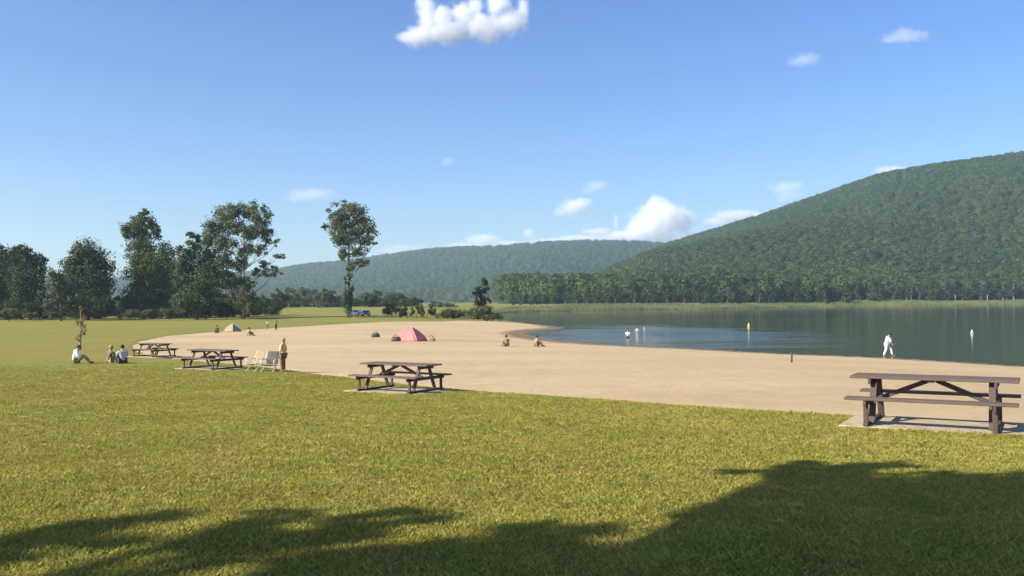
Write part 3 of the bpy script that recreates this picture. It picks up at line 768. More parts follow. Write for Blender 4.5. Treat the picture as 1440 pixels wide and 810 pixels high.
shB = [shade_clump(x, y, h, r) for (x, y, h, r) in [
    (40, 782, 9.0, 0.50), (110, 760, 9.2, 0.50), (180, 742, 9.4, 0.42), (225, 730, 9.6, 0.28), (350, 775, 8.6, 0.36), (370, 752, 9.2, 0.42), (400, 728, 9.5, 0.30), (440, 775, 8.8, 0.5), (520, 745, 9.4, 0.5), (548, 722, 9.7, 0.30),
    (540, 790, 8.6, 0.6), (625, 780, 9.0, 0.42), (660, 800, 8.5, 0.6), (720, 752, 9.5, 0.36), (770, 780, 9.0, 0.36), (800, 810, 8.4, 0.6), (860, 746, 9.6, 0.26), (920, 775, 9.2, 0.24), (985, 752, 9.5, 0.30), (930, 805, 8.6, 0.6), (1030, 770, 9.2, 0.6),
    (470, 800, 8.6, 0.55), (560, 815, 8.4, 0.6), (700, 785, 8.8, 0.5), (385, 740, 9.4, 0.30), (440, 830, 8.0, 0.65), (620, 840, 8.0, 0.9), (850, 845, 8.0, 0.9), (30, 850, 8.0, 0.3), (1020, 830, 8.2, 0.8)]]
shade_tree((-13.6, -1.2), shB, [(0.5, -2.0, 7.5, 1.8, 1.8, 1.4), (-1.5, -0.5, 8.0, 1.6, 1.6, 1.3)], 'taller maple further left of the photographer casting the streaked shade', 302)

# ------------------------------------------------------------------ picnic tables on pads
def picnic_table(loc, rz, label):
    """long axis is local x"""
    root = empty('picnic_table', loc, rz); tag(root, label, 'picnic table', 'picnic tables along the beach edge')
    L = 2.44
    for k in range(5): MB().box((0, (k - 2) * 0.148, 0.745), (L, 0.138, 0.04), bev=0.006).build('tabletop_plank', MT['wood'], root)
    for s in (-1, 1):
        for k in range(2): MB().box((0, s * (0.64 + 0.148 * k), 0.435), (L, 0.138, 0.04), bev=0.006).build('bench_plank', MT['wood'], root)
    for e in (-1, 1):
        x = e * 0.86
        for s in (-1, 1):
            MB().beam((x, s * 0.20, 0.72), (x, s * 0.50, 0.02), 0.045, 0.10, 0.005, up=(1, 0, 0)).build('leg', MT['wood_d'], root)
            MB().beam((x + e * 0.05, s * 0.72, 0.41), (x + e * 0.05, s * 0.72, 0.02), 0.045, 0.075, 0.005, up=(1, 0, 0)).build('bench_post', MT['wood_d'], root)
        MB().beam((x + e * 0.05, -0.86, 0.368), (x + e * 0.05, 0.86, 0.368), 0.045, 0.09, 0.005).build('bench_support', MT['wood_d'], root)
        MB().beam((x + e * 0.05, -0.36, 0.678), (x + e * 0.05, 0.36, 0.678), 0.045, 0.09, 0.005).build('tabletop_support', MT['wood_d'], root)
        MB().beam((x + e * 0.05, -0.80, 0.028), (x + e * 0.05, 0.80, 0.028), 0.07, 0.055, 0.005).build('foot_rail', MT['wood_d'], root)
        MB().beam((e * 0.05, 0, 0.705), (x - e * 0.03, 0, 0.372), 0.045, 0.075, 0.005).build('diagonal_brace', MT['wood_d'], root)
    MB().box((0, 0, 0.705), (0.09, 0.66, 0.035), bev=0.004).build('centre_cleat', MT['wood_d'], root)
    return root
tables = []
def pad_table(p, rz, label, plabel, pw=3.3, pd=2.1, off=(0, 0)):
    c, s = math.cos(rz), math.sin(rz)
    cor = [hb(p.x + c * a - s * b, p.y + s * a + c * b) for a in (-1.6, 0, 1.6) for b in (-1.0, 0, 1.0)]
    z = float(np.mean(cor)) + 0.045
    pad = MB(); n = 14; out = []
    for k in range(4):
        pass
    pad.box((off[0], off[1], -0.16), (pw, pd, 0.32), bev=0.015)
    po = pad.build('concrete_pad', MT['concrete']); po.location = (p.x, p.y, z); po.rotation_euler = (0, 0, rz)
    tag(po, plabel, kind='structure')
    tables.append((p.x, p.y, rz, pw, pd, off))
    return picnic_table((p.x, p.y, z + 0.002), rz, label)
pad_table(at_z(1313, 599, 1.95), R(-31), 'nearest picnic table, at the right edge of the picture', 'pale concrete pad under the nearest picnic table', 2.75, 1.6, (0.05, 0.0))
pad_table(on_ground(563, 551), R(-32), 'picnic table in the middle of the lawn edge below the red tent', 'pale concrete pad under the middle picnic table', 2.8, 1.7)
pad_table(on_ground(299, 519), R(-33), 'picnic table left of the standing child in yellow', 'pale concrete pad under the picnic table by the child', 2.8, 1.7)
pad_table(on_ground(217, 502), R(-33), 'farthest picnic table, next to the people sitting on grass', 'pale concrete pad under the farthest picnic table', 2.8, 1.7)
pad_table(on_ground(1830, 628), R(-31), 'picnic table just outside the right edge of the picture', 'concrete pad outside the right edge of the picture', 2.8, 1.7)

# ------------------------------------------------------------------ grass blades on the near lawn
def tuft_proto(seed, n=16):
    r = np.random.default_rng(seed); V = []
    for i in range(n):
        b = r.normal(0, 0.05, 2); a = r.uniform(0, 6.28); w = r.uniform(0.0025, 0.005); h = r.uniform(0.018, 0.045)
        l = r.normal(0, 0.55, 2) * h
        dx, dy = math.cos(a) * w, math.sin(a) * w
        m1 = b + l * 0.35; m2 = b + l
        V += [(b[0] - dx, b[1] - dy, -0.01), (b[0] + dx, b[1] + dy, -0.01), (m1[0] + dx * .8, m1[1] + dy * .8, h * .6), (m2[0], m2[1], h)]
    return bpy.data.objects.new('grass_tuft', np_mesh('grass_tuft', np.array(V), np.arange(4 * n).reshape(n, 4), MT['blade']))
tufts = [tuft_proto(s) for s in range(6)]
n = 340000
u = rng.random(n); r_ = 3.5 + 50.0 * u ** 1.25; a_ = rng.uniform(R(-42), R(42), n)
tx, ty = r_ * np.sin(a_), r_ * np.cos(a_)
sdb = poly_sd(BEACH, tx, ty)
ok = (rng.random(n) < smooth(54, 18, r_)) & (sdb < 0.15 + rng.normal(0, 0.35, n))
for (x, y, rz, pw, pd, off) in tables:
    c, s = math.cos(rz), math.sin(rz); lx = (tx - x) * c + (ty - y) * s - off[0]; ly = -(tx - x) * s + (ty - y) * c - off[1]
    ok &= ~((abs(lx) < pw / 2 + rng.normal(-0.02, 0.05, n)) & (abs(ly) < pd / 2 + rng.normal(-0.02, 0.05, n)))
tx, ty, sdb = tx[ok], ty[ok], sdb[ok]
tz = H(tx, ty) + np.array([0.03 * noise.noise(Vector((x * 0.12, y * 0.12, 7.7))) for x, y in zip(tx, ty)]) - 0.12 * smooth(-0.2, 1.0, sdb)
clv = np.array([noise.noise(Vector((x * 0.5, y * 0.5, 0.3))) for x, y in zip(tx, ty)])
gn_stuff('grass', np.c_[tx, ty, tz], np.clip(1.0 + 0.55 * clv + rng.normal(0, 0.2, len(tx)), 0.35, 2.2), rng.uniform(0, 6.28, len(tx)), tufts, 'short blades of mown grass on the near lawn')

# ------------------------------------------------------------------ red beach tent and bags
def beach_tent(name, p, rz, w, d, h, m1, m2, label):
    root = empty(name, p, rz); tag(root, label, 'tent')
    n = 7
    def edge(sx, sy, t):
        c = math.cos(t * math.pi / 2); s = math.sin(t * math.pi / 2)
        return Vector((sx * w / 2 * (1 - t) ** 0.85 * (1 + 0.15 * s), sy * d / 2 * (1 - t) ** 0.85 * (1 + 0.15 * s), h * (t ** 0.9)))
    cs = [(-1, -1), (1, -1), (1, 1), (-1, 1)]
    for k in range(4):
        a, b = cs[k], cs[(k + 1) % 4]; vs_, fs = [], []
        for i in range(n + 1):
            t = i / n; e0, e1 = edge(*a, t), edge(*b, t)
            for j in range(7):
                q = e0.lerp(e1, j / 6); mid = Vector((0, 0, q.z))
                sag = 0.10 * math.sin(math.pi * j / 6) * math.sin(math.pi * t); q = q.lerp(mid, sag); vs_.append(q)
        for i in range(n):
            for j in range(6): fs.append((i * 7 + j, i * 7 + j + 1, (i + 1) * 7 + j + 1, (i + 1) * 7 + j))
        o = mesh_obj('fabric_panel', vs_, fs, m1 if k != 0 else m2, root, True)
        md = o.modifiers.new('thick', 'SOLIDIFY'); md.thickness = 0.012
        MB().tube([edge(*a, i / 8) * 1.006 for i in range(9)], 0.014, 6).build('tent_pole', MT['pale_metal'], root, True)
    fl = MB()
    fl.box((0, -d / 2 - 0.35, 0.02), (w * 0.96, 0.7, 0.02)); fl.build('floor_mat', m2, root)
    return root
pt = on_ground(577, 479)
beach_tent('beach_tent', (pt.x, pt.y, hb(pt.x, pt.y) + 0.0), R(-20), 2.5, 2.3, 1.35, MT['red'], MT['red'], 'coral red beach tent pitched on the sand')
def bag(px, py, w, h, label, rz=0.3, mat='dark_fab'):
    p = on_ground(px, py); root = empty('beach_bag', (p.x, p.y, hb(p.x, p.y)), rz); tag(root, label, 'bag')
    b = MB(); b.lathe([(0.46, 0.0), (0.52, 0.12), (0.5, 0.55), (0.40, 0.9), (0.30, 1.0)], 14)
    for v in b.v: v.x *= w; v.y *= w * 0.55; v.z *= h
    b.build('bag_body', MT[mat], root, True)
    for s in (-1, 1):
        MB().tube([Vector((w * 0.22 * math.cos(t), s * w * 0.10, h * 0.96 + h * 0.4 * math.sin(t))) for t in np.linspace(0, math.pi, 8)], 0.018, 6).build('strap', MT['dark_fab'], root, True)
bag(557, 479.5, 0.9, 0.42, 'brown bag on sand at the left foot of the red tent')
bag(606, 479.5, 0.85, 0.38, 'tan bag on sand at the right foot of the red tent', -0.2, 'khaki_fab')
bag(528, 474, 0.95, 0.42, 'dark bag lying on open sand left of the red tent', 0.5)

pt = on_ground(327, 466)
beach_tent('sun_shelter', (pt.x, pt.y, hb(pt.x, pt.y)), R(-30), 1.6, 1.4, 0.95, MT['grey_fab'], MT['khaki_fab'], 'small pale grey sun shelter at the back of the beach')

# ------------------------------------------------------------------ people
def evaluated_skin(pts, edges, radii, root_i=0, sub=1):
    me = bpy.data.meshes.new('skeleton'); me.from_pydata([tuple(p) for p in pts], edges, []); me.update()
    o = bpy.data.objects.new('skeleton', me); C.objects.link(o)
    md = o.modifiers.new('skin', 'SKIN'); md.use_smooth_shade = True; md.branch_smoothing = 0.6
    sv = me.skin_vertices[0].data
    for i, r in enumerate(radii): sv[i].radius = (r, r) if not hasattr(r, '__len__') else r; sv[i].use_root = (i == root_i)
    if sub:
        m2 = o.modifiers.new('sub', 'SUBSURF'); m2.levels = sub; m2.render_levels = sub
    dg = bpy.context.evaluated_depsgraph_get(); dg.update()
    out = bpy.data.meshes.new_from_object(o.evaluated_get(dg))
    bpy.data.objects.remove(o)
    return out
def V3(*a): return Vector(a)
STAND = dict(pelvis=(0, 0, .53), spine=(0, 0, .62), chest=(0, .0, .745), neck=(0, -.005, .835), head=(0, .008, .905), crown=(0, .0, .962),
             sl=(-.108, 0, .795), el=(-.145, -.01, .635), wl=(-.155, .03, .49), sr=(.108, 0, .795), er=(.145, -.01, .635), wr=(.155, .03, .49),
             hl=(-.052, 0, .50), kl=(-.058, .012, .28), al=(-.06, -.012, .045), tl=(-.07, .085, .018), hr=(.052, 0, .50), kr=(.058, .012, .28), ar=(.06, -.012, .045), tr=(.07, .085, .018))
SIT = dict(pelvis=(0, -.03, .075), spine=(0, -.05, .165), chest=(0, -.04, .285), neck=(0, -.015, .375), head=(0, .012, .445), crown=(0, .01, .50),
           sl=(-.108, -.03, .335), el=(-.15, .05, .20), wl=(-.085, .16, .19), sr=(.108, -.03, .335), er=(.15, .05, .20), wr=(.085, .16, .19),
           hl=(-.055, -.01, .075), kl=(-.075, .19, .215), al=(-.065, .33, .04), tl=(-.075, .42, .018), hr=(.055, -.01, .075), kr=(.075, .19, .215), ar=(.065, .33, .04), tr=(.075, .42, .018))
RAD = dict(pelvis=.078, spine=.068, chest=.078, neck=.032, head=.060, crown=.042, sl=.038, el=.026, wl=.018, sr=.038, er=.026, wr=.018,
           hl=.052, kl=.034, al=.022, tl=.020, hr=.052, kr=.034, ar=.022, tr=.020)
EDG = [('pelvis', 'spine'), ('spine', 'chest'), ('chest', 'neck'), ('neck', 'head'), ('head', 'crown'), ('chest', 'sl'), ('sl', 'el'), ('el', 'wl'), ('chest', 'sr'), ('sr', 'er'), ('er', 'wr'),
       ('pelvis', 'hl'), ('hl', 'kl'), ('kl', 'al'), ('al', 'tl'), ('pelvis', 'hr'), ('hr', 'kr'), ('kr', 'ar'), ('ar', 'tr')]
def person(p, rz, height, label, pose=STAND, mod=None, shirt='white_fab', legs='navy_fab', skin='skin', hair='hair', sleeves=0.6, legcover='ankle', long_hair=False, sink=0.0, group=None, lower=True, loose=0.011):
    J = {k: Vector(v) * height for k, v in {**pose, **(mod or {})}.items()}
    root = empty('person', (p[0], p[1], p[2] - sink), rz); tag(root, label, 'person', group)
    names = list(J); idx = {n_: i for i, n_ in enumerate(names)}
    pts = [J[n_] for n_ in names]; rad = [RAD[n_] * height for n_ in names]; ed = [(idx[a], idx[b]) for a, b in EDG]
    for s in 'lr':                                     # hand: palm and five fingers
        w, e = J['w' + s], J['e' + s]; d = (w - e).normalized(); side = Vector((1, 0, 0)) if s == 'l' else Vector((-1, 0, 0))
        lat = (side - d * side.dot(d)).normalized(); fw = d.cross(lat)
        pts.append(w + d * .035 * height); rad.append(.016 * height); pi = len(pts) - 1; ed.append((idx['w' + s], pi))
        for q, (o_, ln) in enumerate([(-.013, .036), (-.005, .043), (.004, .041), (.012, .033)]):
            a = pts[pi] + d * .018 * height + fw * o_ * height; b = a + d * ln * height + lat * .010 * height
            pts += [a, b]; rad += [.0055 * height, .0045 * height]; ed += [(pi, len(pts) - 2), (len(pts) - 2, len(pts) - 1)]
        a = pts[pi] + fw * .022 * height + lat * 0.008 * height; b = a + (d * .7 + fw * .5).normalized() * .03 * height
        pts += [a, b]; rad += [.006 * height, .005 * height]; ed += [(pi, len(pts) - 2), (len(pts) - 2, len(pts) - 1)]
    hd = (J['crown'] - J['neck']).normalized(); fwd = Vector((0, 1, 0)); fwd = (fwd - hd * fwd.dot(hd)).normalized()
    me = evaluated_skin(pts, ed, rad, idx['pelvis']); me.materials.clear(); me.materials.append(MT[skin])
    body = bpy.data.objects.new('body', me); link(body, root)
    hc = J['head'].lerp(J['crown'], 0.25); rt = hd.cross(fwd)
    f = MB(); f.ball(hc + fwd * .058 * height - hd * .012 * height, (.009 * height, .012 * height, .014 * height), 1)
    for s in (-1, 1): f.ball(hc + rt * s * .058 * height, (.008 * height, .012 * height, .017 * height), 1)
    f.build('face', MT[skin], root, True)
    for s in (-1, 1): MB().ball(hc + fwd * .054 * height + rt * s * .022 * height + hd * .004 * height, .0065 * height, 1).build('eye', MT['hair'], root, True)
    MB().ball(hc + fwd * .052 * height - hd * .036 * height, (.016 * height, .006 * height, .004 * height), 1).build('mouth', MT['lamp_red'], root, True)
    h = MB(); h.ball(hc - fwd * .012 * height + hd * .016 * height, (.066 * height, .066 * height, .062 * height), 2, 0.12)
    if long_hair: h.ball(hc - fwd * .036 * height - hd * .05 * height, (.052 * height, .034 * height, .085 * height), 2, 0.12)
    h.build('hair', MT[hair], root, True)
    def garment(name, chain, edges, grow, mat):
        ps = [c[0] for c in chain]; rs = [c[1] + grow * height for c in chain]
        g = evaluated_skin(ps, edges, rs, 0); g.materials.clear(); g.materials.append(MT[mat])
        link(bpy.data.objects.new(name, g), root)
    g = lambda n_: (J[n_], RAD[n_] * height)
    ch = [g('pelvis'), g('spine'), g('chest'), (J['chest'].lerp(J['neck'], 0.62), .045 * height), g('sl'), g('sr')]
    ed2 = [(0, 1), (1, 2), (2, 3), (2, 4), (2, 5)]
    for s, k in (('l', 4), ('r', 5)):
        ch.append((J['s' + s].lerp(J['e' + s], min(sleeves, 1)), .033 * height)); ed2.append((k, len(ch) - 1))
        if sleeves > 1: ch.append((J['e' + s].lerp(J['w' + s], sleeves - 1), .024 * height)); ed2.append((len(ch) - 2, len(ch) - 1))
    garment('shirt', ch, ed2, loose, shirt)
    if lower:
        ch = [(J['pelvis'], .080 * height), g('hl'), g('hr')]; ed2 = [(0, 1), (0, 2)]
        for s, k in (('l', 1), ('r', 2)):
            ch.append((J['h' + s].lerp(J['k' + s], 0.8 if legcover == 'knee' else 1.0), .042 * height)); ed2.append((k, len(ch) - 1))
            if legcover == 'ankle': ch.append((J['k' + s].lerp(J['a' + s], 0.9), .028 * height)); ed2.append((len(ch) - 2, len(ch) - 1))
        garment('trousers', ch, ed2, 0.013, legs)
        for s in 'lr':
            a, b = J['a' + s], J['t' + s]
            MB().beam(a.lerp(b, -0.25) - Vector((0, 0, a.z - b.z)) * 0.6, b + (b - a) * 0.25, .05 * height, .036 * height, .008 * height).build('shoe', MT['dark_fab'], root)
    return root
def gp(px, py):
    p = on_ground(px, py); return (p.x, p.y, hb(p.x, p.y))

person(gp(398, 523.5), R(75), 1.36, 'child in pale yellow top standing at the lawn edge near the folding chairs', shirt='yellow_fab', legs='brown_fab', skin='skin', hair='hair_blond', sleeves=1.3, long_hair=True)
person(gp(108, 511), R(-62), 1.72, 'person in white sitting on the grass below the dry sapling', SIT, dict(neck=(0, .01, .37), head=(0, .05, .435), crown=(0, .06, .49)), shirt='white_fab', legs='khaki_fab', sleeves=1.5, loose=0.03)
person(gp(156, 510), R(-35), 1.66, 'person in brown sitting on grass between the two other sitters', SIT, shirt='brown_fab', legs='khaki_fab', skin='skin_tan', hair='hair_blond', sleeves=1.2, legcover='knee')
person(gp(172, 511), R(40), 1.74, 'dark haired person in grey sitting on grass beside the farthest picnic table', SIT, shirt='grey_shirt', legs='navy_fab', sleeves=0.8)
wp = at_z(1247, 500.5, 0.0)
person((wp.x, wp.y, -0.06), R(-110), 1.82, 'adult all in white wading at the lake edge beyond the nearest table', STAND,
       dict(spine=(0.02, .03, .62), chest=(.05, .06, .735), neck=(.075, .09, .82), head=(.095, .115, .875), crown=(.10, .125, .93), sl=(-.05, .05, .785), sr=(.15, .08, .785),
            el=(-.12, .14, .64), wl=(-.14, .24, .52), er=(.19, .12, .63), wr=(.17, .19, .50), kl=(-.06, .16, .29), al=(-.06, .21, .06), tl=(-.07, .31, .03), kr=(.06, -.02, .28), ar=(.06, -.12, .045), tr=(.07, -.03, .018)),
       shirt='white_fab', legs='white_fab', sleeves=1.6, loose=0.03)
wp = at_z(883, 483, 0.0)
person((wp.x, wp.y, -0.05), R(160), 1.42, 'child in a white shirt standing at the water edge near the swimmers', shirt='white_fab', legs='navy_fab', sleeves=0.9, legcover='knee')
for k, (x, y, sk, lb) in enumerate([(896, 466, 'skin', 'left swimmer, waist deep in the lake behind the child in white'), (906, 464, 'skin', 'right swimmer, waist deep in the lake behind the child in white')]):
    wp = at_z(x, y, 0); person((wp.x, wp.y, 0), R(150 - 60 * k), 1.6, lb, shirt='skin' if k else 'grey_shirt', legs='navy_fab', skin=sk, sink=0.95, legcover='knee')
person(gp(712, 487), R(20), 1.7, 'sunbather in khaki sitting on sand, left of the pair by the inlet', SIT, shirt='khaki_fab', legs='brown_fab', skin='skin_tan', legcover='knee')
person(gp(755, 487), R(-50), 1.72, 'tanned sunbather sitting on sand right of the pair by the inlet', SIT, shirt='skin_tan', legs='brown_fab', skin='skin_tan', legcover='knee')
person(gp(305, 468), R(30), 1.7, 'person in brown sitting left of the small grey sun shelter', SIT, shirt='brown_fab', legs='brown_fab', skin='skin_tan')
person(gp(350, 472), R(-30), 1.7, 'person in tan sitting on sand right of the small grey sun shelter', SIT, shirt='khaki_fab', legs='khaki_fab', skin='skin_tan')
person(gp(376, 463), R(120), 1.25, 'left of two small standing figures at the back of the beach', shirt='grey_shirt', legs='brown_fab')
person(gp(388, 464), R(-150), 1.3, 'right of two small standing figures at the back of the beach', shirt='khaki_fab', legs='navy_fab')

# ------------------------------------------------------------------ folding chairs beside the child
def folding_chair(px, py, rz, label, fab):
    p = gp(px, py); root = empty('folding_chair', p, rz); tag(root, label, 'chair', 'low folding chairs beside the standing child')
    w = 0.27
    for s in (-1, 1):
        MB().tube([(s * w, -0.22, 0.02), (s * w, 0.24, 0.30)], 0.013, 7).build('leg', MT['pale_metal'], root, True)
        MB().tube([(s * (w - .03), 0.26, 0.02), (s * (w - .03), -0.20, 0.30)], 0.013, 7).build('leg', MT['pale_metal'], root, True)
        MB().tube([(s * w, -0.18, 0.26), (s * w, -0.42, 0.80)], 0.013, 7).build('back_post', MT['pale_metal'], root, True)
        MB().tube([(s * w, -0.28, 0.50), (s * w, 0.16, 0.47), (s * w, 0.22, 0.28)], 0.016, 7).build('armrest', MT['pale_metal'], root, True)
    def sling(a, b, sag, nm):
        vs_, fs = [], []
        for i in range(7):
            t = i / 6; q = Vector(a).lerp(Vector(b), t)
            for x in (-1, -.5, 0, .5, 1): vs_.append(q + Vector((x * w, 0, -sag * math.sin(math.pi * t) * (1 - 0.3 * x * x))))
        for i in range(6):
            for j in range(4): fs.append((i * 5 + j, i * 5 + j + 1, i * 5 + j + 6, i * 5 + j + 5))
        o = mesh_obj(nm, vs_, fs, fab, root, True); md = o.modifiers.new('thick', 'SOLIDIFY'); md.thickness = 0.008
    sling((0, 0.24, 0.30), (0, -0.19, 0.27), 0.05, 'seat'); sling((0, -0.20, 0.30), (0, -0.42, 0.79), 0.02, 'backrest')
folding_chair(358, 522, R(150), 'tan low folding chair right of the picnic table by the child', MT['khaki_fab'])
folding_chair(379, 523, R(170), 'dark low folding chair next to the standing child', MT['dark_fab'])

# ------------------------------------------------------------------ dry sapling with stake by the sitters
b = gp(113, 492); m = b[1] / FPX
build_tree('sapling', Vector(b), [(0.1, 0, 1.15, 0.35, 0.3, 0.35), (0.25, 0, 1.65, 0.32, 0.3, 0.32), (-0.15, 0.1, 0.75, 0.3, 0.3, 0.3), (0.15, 0, 2.2, 0.3, 0.3, 0.45), (-0.25, 0, 1.9, 0.22, 0.22, 0.3), (0.05, 0, 2.75, 0.16, 0.16, 0.35)],
           'thin half dry brown sapling standing above the sitter in white', MT['leaf_dry'], MT['bark_pale'], trunk_r=0.05, leaf=0.10, dens=0.30, seed=401, sink=0.1)

# ------------------------------------------------------------------ parked cars far behind
def car(px, py, Y, rz, paint, label):
    p = at_Y(px, py, Y); root = empty('parked_car', (p.x, Y, hb(p.x, Y)), rz); tag(root, label, 'car', 'cars parked beyond the beach')
    prof = [(-2.15, .35), (-2.2, .62), (-2.1, .9), (-1.25, 1.0), (-0.7, 1.45), (0.9, 1.47), (1.75, 1.02), (2.15, .92), (2.2, .6), (2.12, .32)]
    vs_, fs = [], []; n = len(prof)
    for s in (-1, 1):
        for (x, z) in prof: vs_.append((x, s * (0.86 if z < 1.2 else 0.66), z))
    fs.append(tuple(range(n))); fs.append(tuple(reversed(range(n, 2 * n))))
    for i in range(n): j = (i + 1) % n; fs.append((j, i, n + i, n + j))
    bo = mesh_obj('body', vs_, fs, paint, root); md = bo.modifiers.new('bev', 'BEVEL'); md.width = 0.05; md.segments = 2
    for s in (-1, 1):
        mesh_obj('side_window', [(-1.05, s * .83, 1.05), (1.45, s * .82, 1.08), (.8, s * .695, 1.40), (-.62, s * .695, 1.38)], [(0, 1, 2, 3) if s < 0 else (3, 2, 1, 0)], MT['car_glass'], root)
        for x in (-1.35, 1.35):
            w = MB(); w.tube([(x, s * .70, .32), (x, s * .90, .32)], .32, 18); wo_ = w.build('wheel', MT['rubber'], root, True)
            h = MB(); h.tube([(x, s * .86, .32), (x, s * .915, .32)], .19, 14); h.build('rim', MT['metal'], wo_, True)
        MB().box((-2.17, s * .62, .72), (.08, .30, .14), bev=.02).build('headlight', MT['lamp_white'], root)
        MB().box((2.17, s * .66, .76), (.08, .24, .16), bev=.02).build('tail_light', MT['lamp_red'], root)
    mesh_obj('windscreen', [(-1.24, -.70, 1.04), (-1.24, .70, 1.04), (-.76, .60, 1.42), (-.76, -.60, 1.42)], [(3, 2, 1, 0)], MT['car_glass'], root).location = (-0.03, 0, 0.02)
    mesh_obj('rear_window', [(1.72, -.70, 1.06), (1.72, .70, 1.06), (.98, .60, 1.43), (.98, -.60, 1.43)], [(0, 1, 2, 3)], MT['car_glass'], root).location = (0.03, 0, 0.02)
car(502, 440, 214, R(80), MT['car_white'], 'white car parked end on right of the lone poplar')
car(515, 440, 212, R(95), MT['car_dark'], 'dark car parked beside the white car')

# ------------------------------------------------------------------ buoys and stake
def buoy(px, py, mat, label, s=1.0):
    p = at_z(px, py, 0); root = empty('buoy', (p.x, p.y, 0)); tag(root, label, 'buoy', 'swimming area buoys'); root.scale = (s, s, s)
    MB().lathe([(0.05, -.25), (.2, -.15), (.27, 0), (.25, .14), (.12, .26), (.10, .5), (.02, .62)], 14).build('float', MT[mat], root, True)
    MB().lathe([(.275, -.02), (.285, .02), (.275, .06)], 14).build('band', MT['dark_fab'], root, True)
buoy(1367, 469, 'buoy_white', 'pale buoy floating on the lake above the nearest table', 0.75)
buoy(1053, 459, 'buoy_yellow', 'small yellow buoy floating mid lake', 0.9)
p = gp(1113, 509); st = MB(); st.tube([(0, 0, -0.2), (0.02, 0, 0.45), (0.03, 0.01, 0.5)], [.05, .045, .03], 8)
o = st.build('wooden_stake', MT['wood_d'], None, True); o.location = p; tag(o, 'short dark wooden stake standing alone on the sand', 'stake')

# ------------------------------------------------------------------ clouds, kilometres away
CDENS = dict(thick=0.013, mid=0.008, thin=0.0028)
def mat_cloud(name, ells, dens, nscale):
    """density falls off softly and unevenly from the puffs; ells: (centre, radii) in object space"""
    m = bpy.data.materials.new(name); m.use_nodes = True; t = m.node_tree; t.nodes.clear()
    N, L = t.nodes, t.links
    out = N.new('ShaderNodeOutputMaterial'); v = N.new('ShaderNodeVolumePrincipled')
    co = objco(t); field = None
    for c, r in ells:
        sb = N.new('ShaderNodeVectorMath'); sb.operation = 'SUBTRACT'; L.new(co, sb.inputs[0]); sb.inputs[1].default_value = c
        dv = N.new('ShaderNodeVectorMath'); dv.operation = 'DIVIDE'; L.new(sb.outputs[0], dv.inputs[0]); dv.inputs[1].default_value = r
        ln = N.new('ShaderNodeVectorMath'); ln.operation = 'LENGTH'; L.new(dv.outputs[0], ln.inputs[0])
        if field is None: field = ln.outputs['Value']
        else:
            mn = N.new('ShaderNodeMath'); mn.operation = 'SMOOTH_MIN'; mn.inputs[2].default_value = 0.25
            L.new(field, mn.inputs[0]); L.new(ln.outputs['Value'], mn.inputs[1]); field = mn.outputs[0]
    nz = tnoise(t, co, nscale, 6, 0.62)
    a1 = N.new('ShaderNodeMath'); a1.operation = 'MULTIPLY_ADD'; L.new(nz, a1.inputs[0]); a1.inputs[1].default_value = -1.9; L.new(field, a1.inputs[2])
    mr = N.new('ShaderNodeMapRange'); mr.interpolation_type = 'SMOOTHSTEP'
    mr.inputs[1].default_value = 0.26; mr.inputs[2].default_value = -0.62; mr.inputs[3].default_value = 0; mr.inputs[4].default_value = dens
    L.new(a1.outputs[0], mr.inputs[0]); L.new(mr.outputs[0], v.inputs['Density'])
    v.inputs['Color'].default_value = (0.998, 0.998, 0.998, 1); v.inputs['Anisotropy'].default_value = 0.0
    L.new(v.outputs[0], out.inputs['Volume'])
    return m
def cloud(blobs, Y, kind, label, vox, seed):
    """blobs: (px, py, rx, ry) traced puffs; depth is as large as the width"""
    m = Y / FPX; rr = random.Random(seed); b = MB(); ells = []
    c0 = at_Y(blobs[0][0], blobs[0][1], Y)
    for (x, y, rx, ry) in blobs:
        p = at_Y(x, y, Y + rr.uniform(-6, 6) * m) - c0
        r = (rx * m, (rx + ry) * 0.5 * m, ry * m); ells.append((p, r))
        b.ball(p, tuple(q * 1.65 for q in r), 3)
    me = bpy.data.meshes.new('cloud'); me.from_pydata([tuple(v) for v in b.v], [], b.f); me.update()
    o = bpy.data.objects.new('cloud', me); C.objects.link(o)
    r1 = o.modifiers.new('remesh', 'REMESH'); r1.mode = 'VOXEL'; r1.voxel_size = vox * m
    dg = bpy.context.evaluated_depsgraph_get(); dg.update()
    me2 = bpy.data.meshes.new_from_object(o.evaluated_get(dg)); bpy.data.objects.remove(o)
    me2.materials.clear(); me2.materials.append(mat_cloud('cloud_vapour', ells, CDENS[kind], 1.0 / (m * 1.15 * np.mean([x[3] for x in blobs]))))
    o = bpy.data.objects.new('cloud', me2); link(o); o.location = c0; tag(o, label, 'cloud', 'clouds in the blue sky')
cloud([(590, 50, 26, 14), (630, 44, 34, 18), (680, 38, 36, 20), (720, 30, 22, 20), (600, 22, 16, 20), (650, 20, 22, 16), (735, 10, 10, 14), (595, 2, 14, 12), (700, 6, 20, 16), (622, 24, 22, 16), (570, 52, 14, 8), (668, 8, 12, 12)], 7000, 'thick', 'large white cumulus cloud cut by the top picture edge', 2.2, 1)
cloud([(1275, 52, 34, 8), (1272, 46, 16, 9), (1250, 56, 14, 5)], 9000, 'thin', 'small thin cloud at the upper right', 2.0, 2)
cloud([(1132, 84, 22, 10), (1120, 88, 14, 7)], 9000, 'thin', 'small round hazy cloud left of the upper right cloud', 2.0, 3)
cloud([(930, 310, 36, 26), (910, 322, 30, 16), (955, 312, 22, 16), (926, 290, 18, 14), (880, 334, 40, 9), (960, 336, 40, 10)], 11000, 'thick', 'brightest puffy cloud touching the dip between ridges', 1.8, 4)
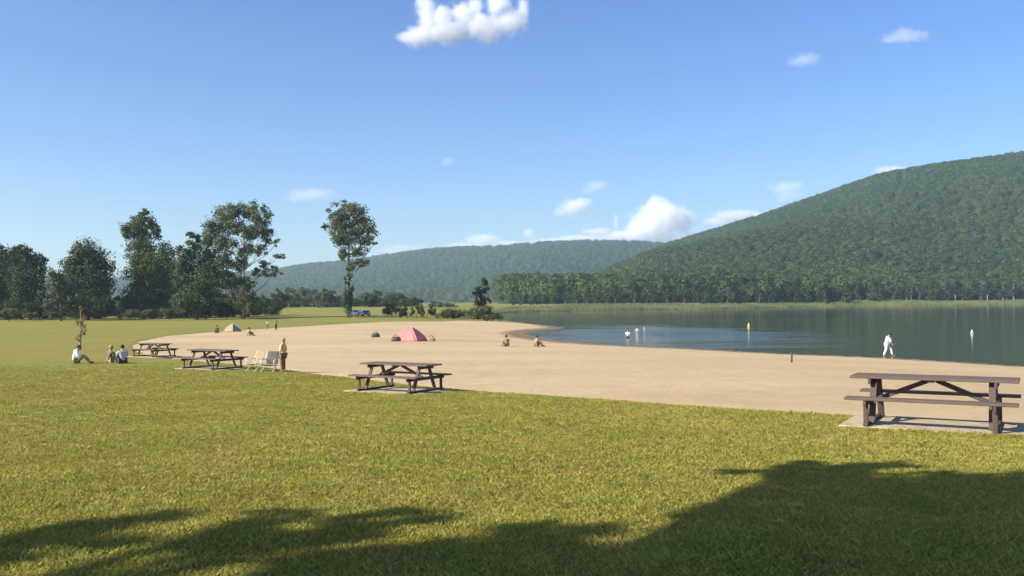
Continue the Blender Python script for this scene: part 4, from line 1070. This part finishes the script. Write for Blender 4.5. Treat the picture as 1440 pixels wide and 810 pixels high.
cloud([(808, 292, 22, 13), (790, 298, 12, 7), (820, 284, 12, 8)], 11000, 'mid', 'white cloud puff left of the brightest puffy cloud', 1.6, 5)
cloud([(838, 262, 18, 9), (826, 268, 10, 7)], 11000, 'thin', 'faint puff above the white cloud puff', 1.6, 6)
cloud([(840, 326, 22, 6), (866, 312, 4, 12), (820, 336, 40, 6), (780, 340, 40, 5)], 12000, 'mid', 'low flat cloud bank on the skyline left of the brightest cloud', 1.6, 7)
cloud([(678, 338, 24, 9), (700, 345, 40, 7), (655, 346, 30, 5), (744, 328, 10, 7)], 12000, 'mid', 'low white cloud peeking over the far ridge crest', 1.6, 8)
cloud([(1035, 304, 34, 9), (1060, 306, 26, 8), (1010, 312, 22, 7)], 11500, 'mid', 'white cloud strip resting on the hill shoulder', 1.6, 9)
cloud([(1105, 264, 26, 10), (1112, 274, 22, 10)], 11500, 'thin', 'soft hazy cloud above the hill shoulder', 1.8, 10)
cloud([(438, 274, 34, 10), (420, 278, 20, 7)], 10000, 'thin', 'faint pinkish cloud left of the lone poplar top', 1.8, 11)
cloud([(629, 227, 10, 7)], 10000, 'thin', 'tiny round wisp of cloud in the middle of the sky', 1.2, 12)
cloud([(1250, 240, 22, 7), (1270, 240, 16, 5)], 11500, 'mid', 'small cloud showing over the right hill crest', 1.6, 13)
cloud([(560, 352, 30, 8), (590, 350, 18, 6), (530, 360, 22, 5)], 12000, 'thin', 'thin low cloud on the skyline right of the lone poplar', 1.6, 14)

# ------------------------------------------------------------------ haze
hm = bpy.data.materials.new('haze_air'); hm.use_nodes = True; t = hm.node_tree; t.nodes.clear()
ho = t.nodes.new('ShaderNodeOutputMaterial'); hv = t.nodes.new('ShaderNodeVolumePrincipled')
hv.inputs['Color'].default_value = (0.62, 0.83, 1.0, 1); hv.inputs['Density'].default_value = 0.000155; hv.inputs['Anisotropy'].default_value = 0.2
t.links.new(hv.outputs[0], ho.inputs['Volume'])
hb_ = MB().box((0, 1000, 150), (9200, 6200, 320)); 
ho_ = hb_.build('haze', hm); tag(ho_, 'thin blue summer haze in the valley', kind='stuff')
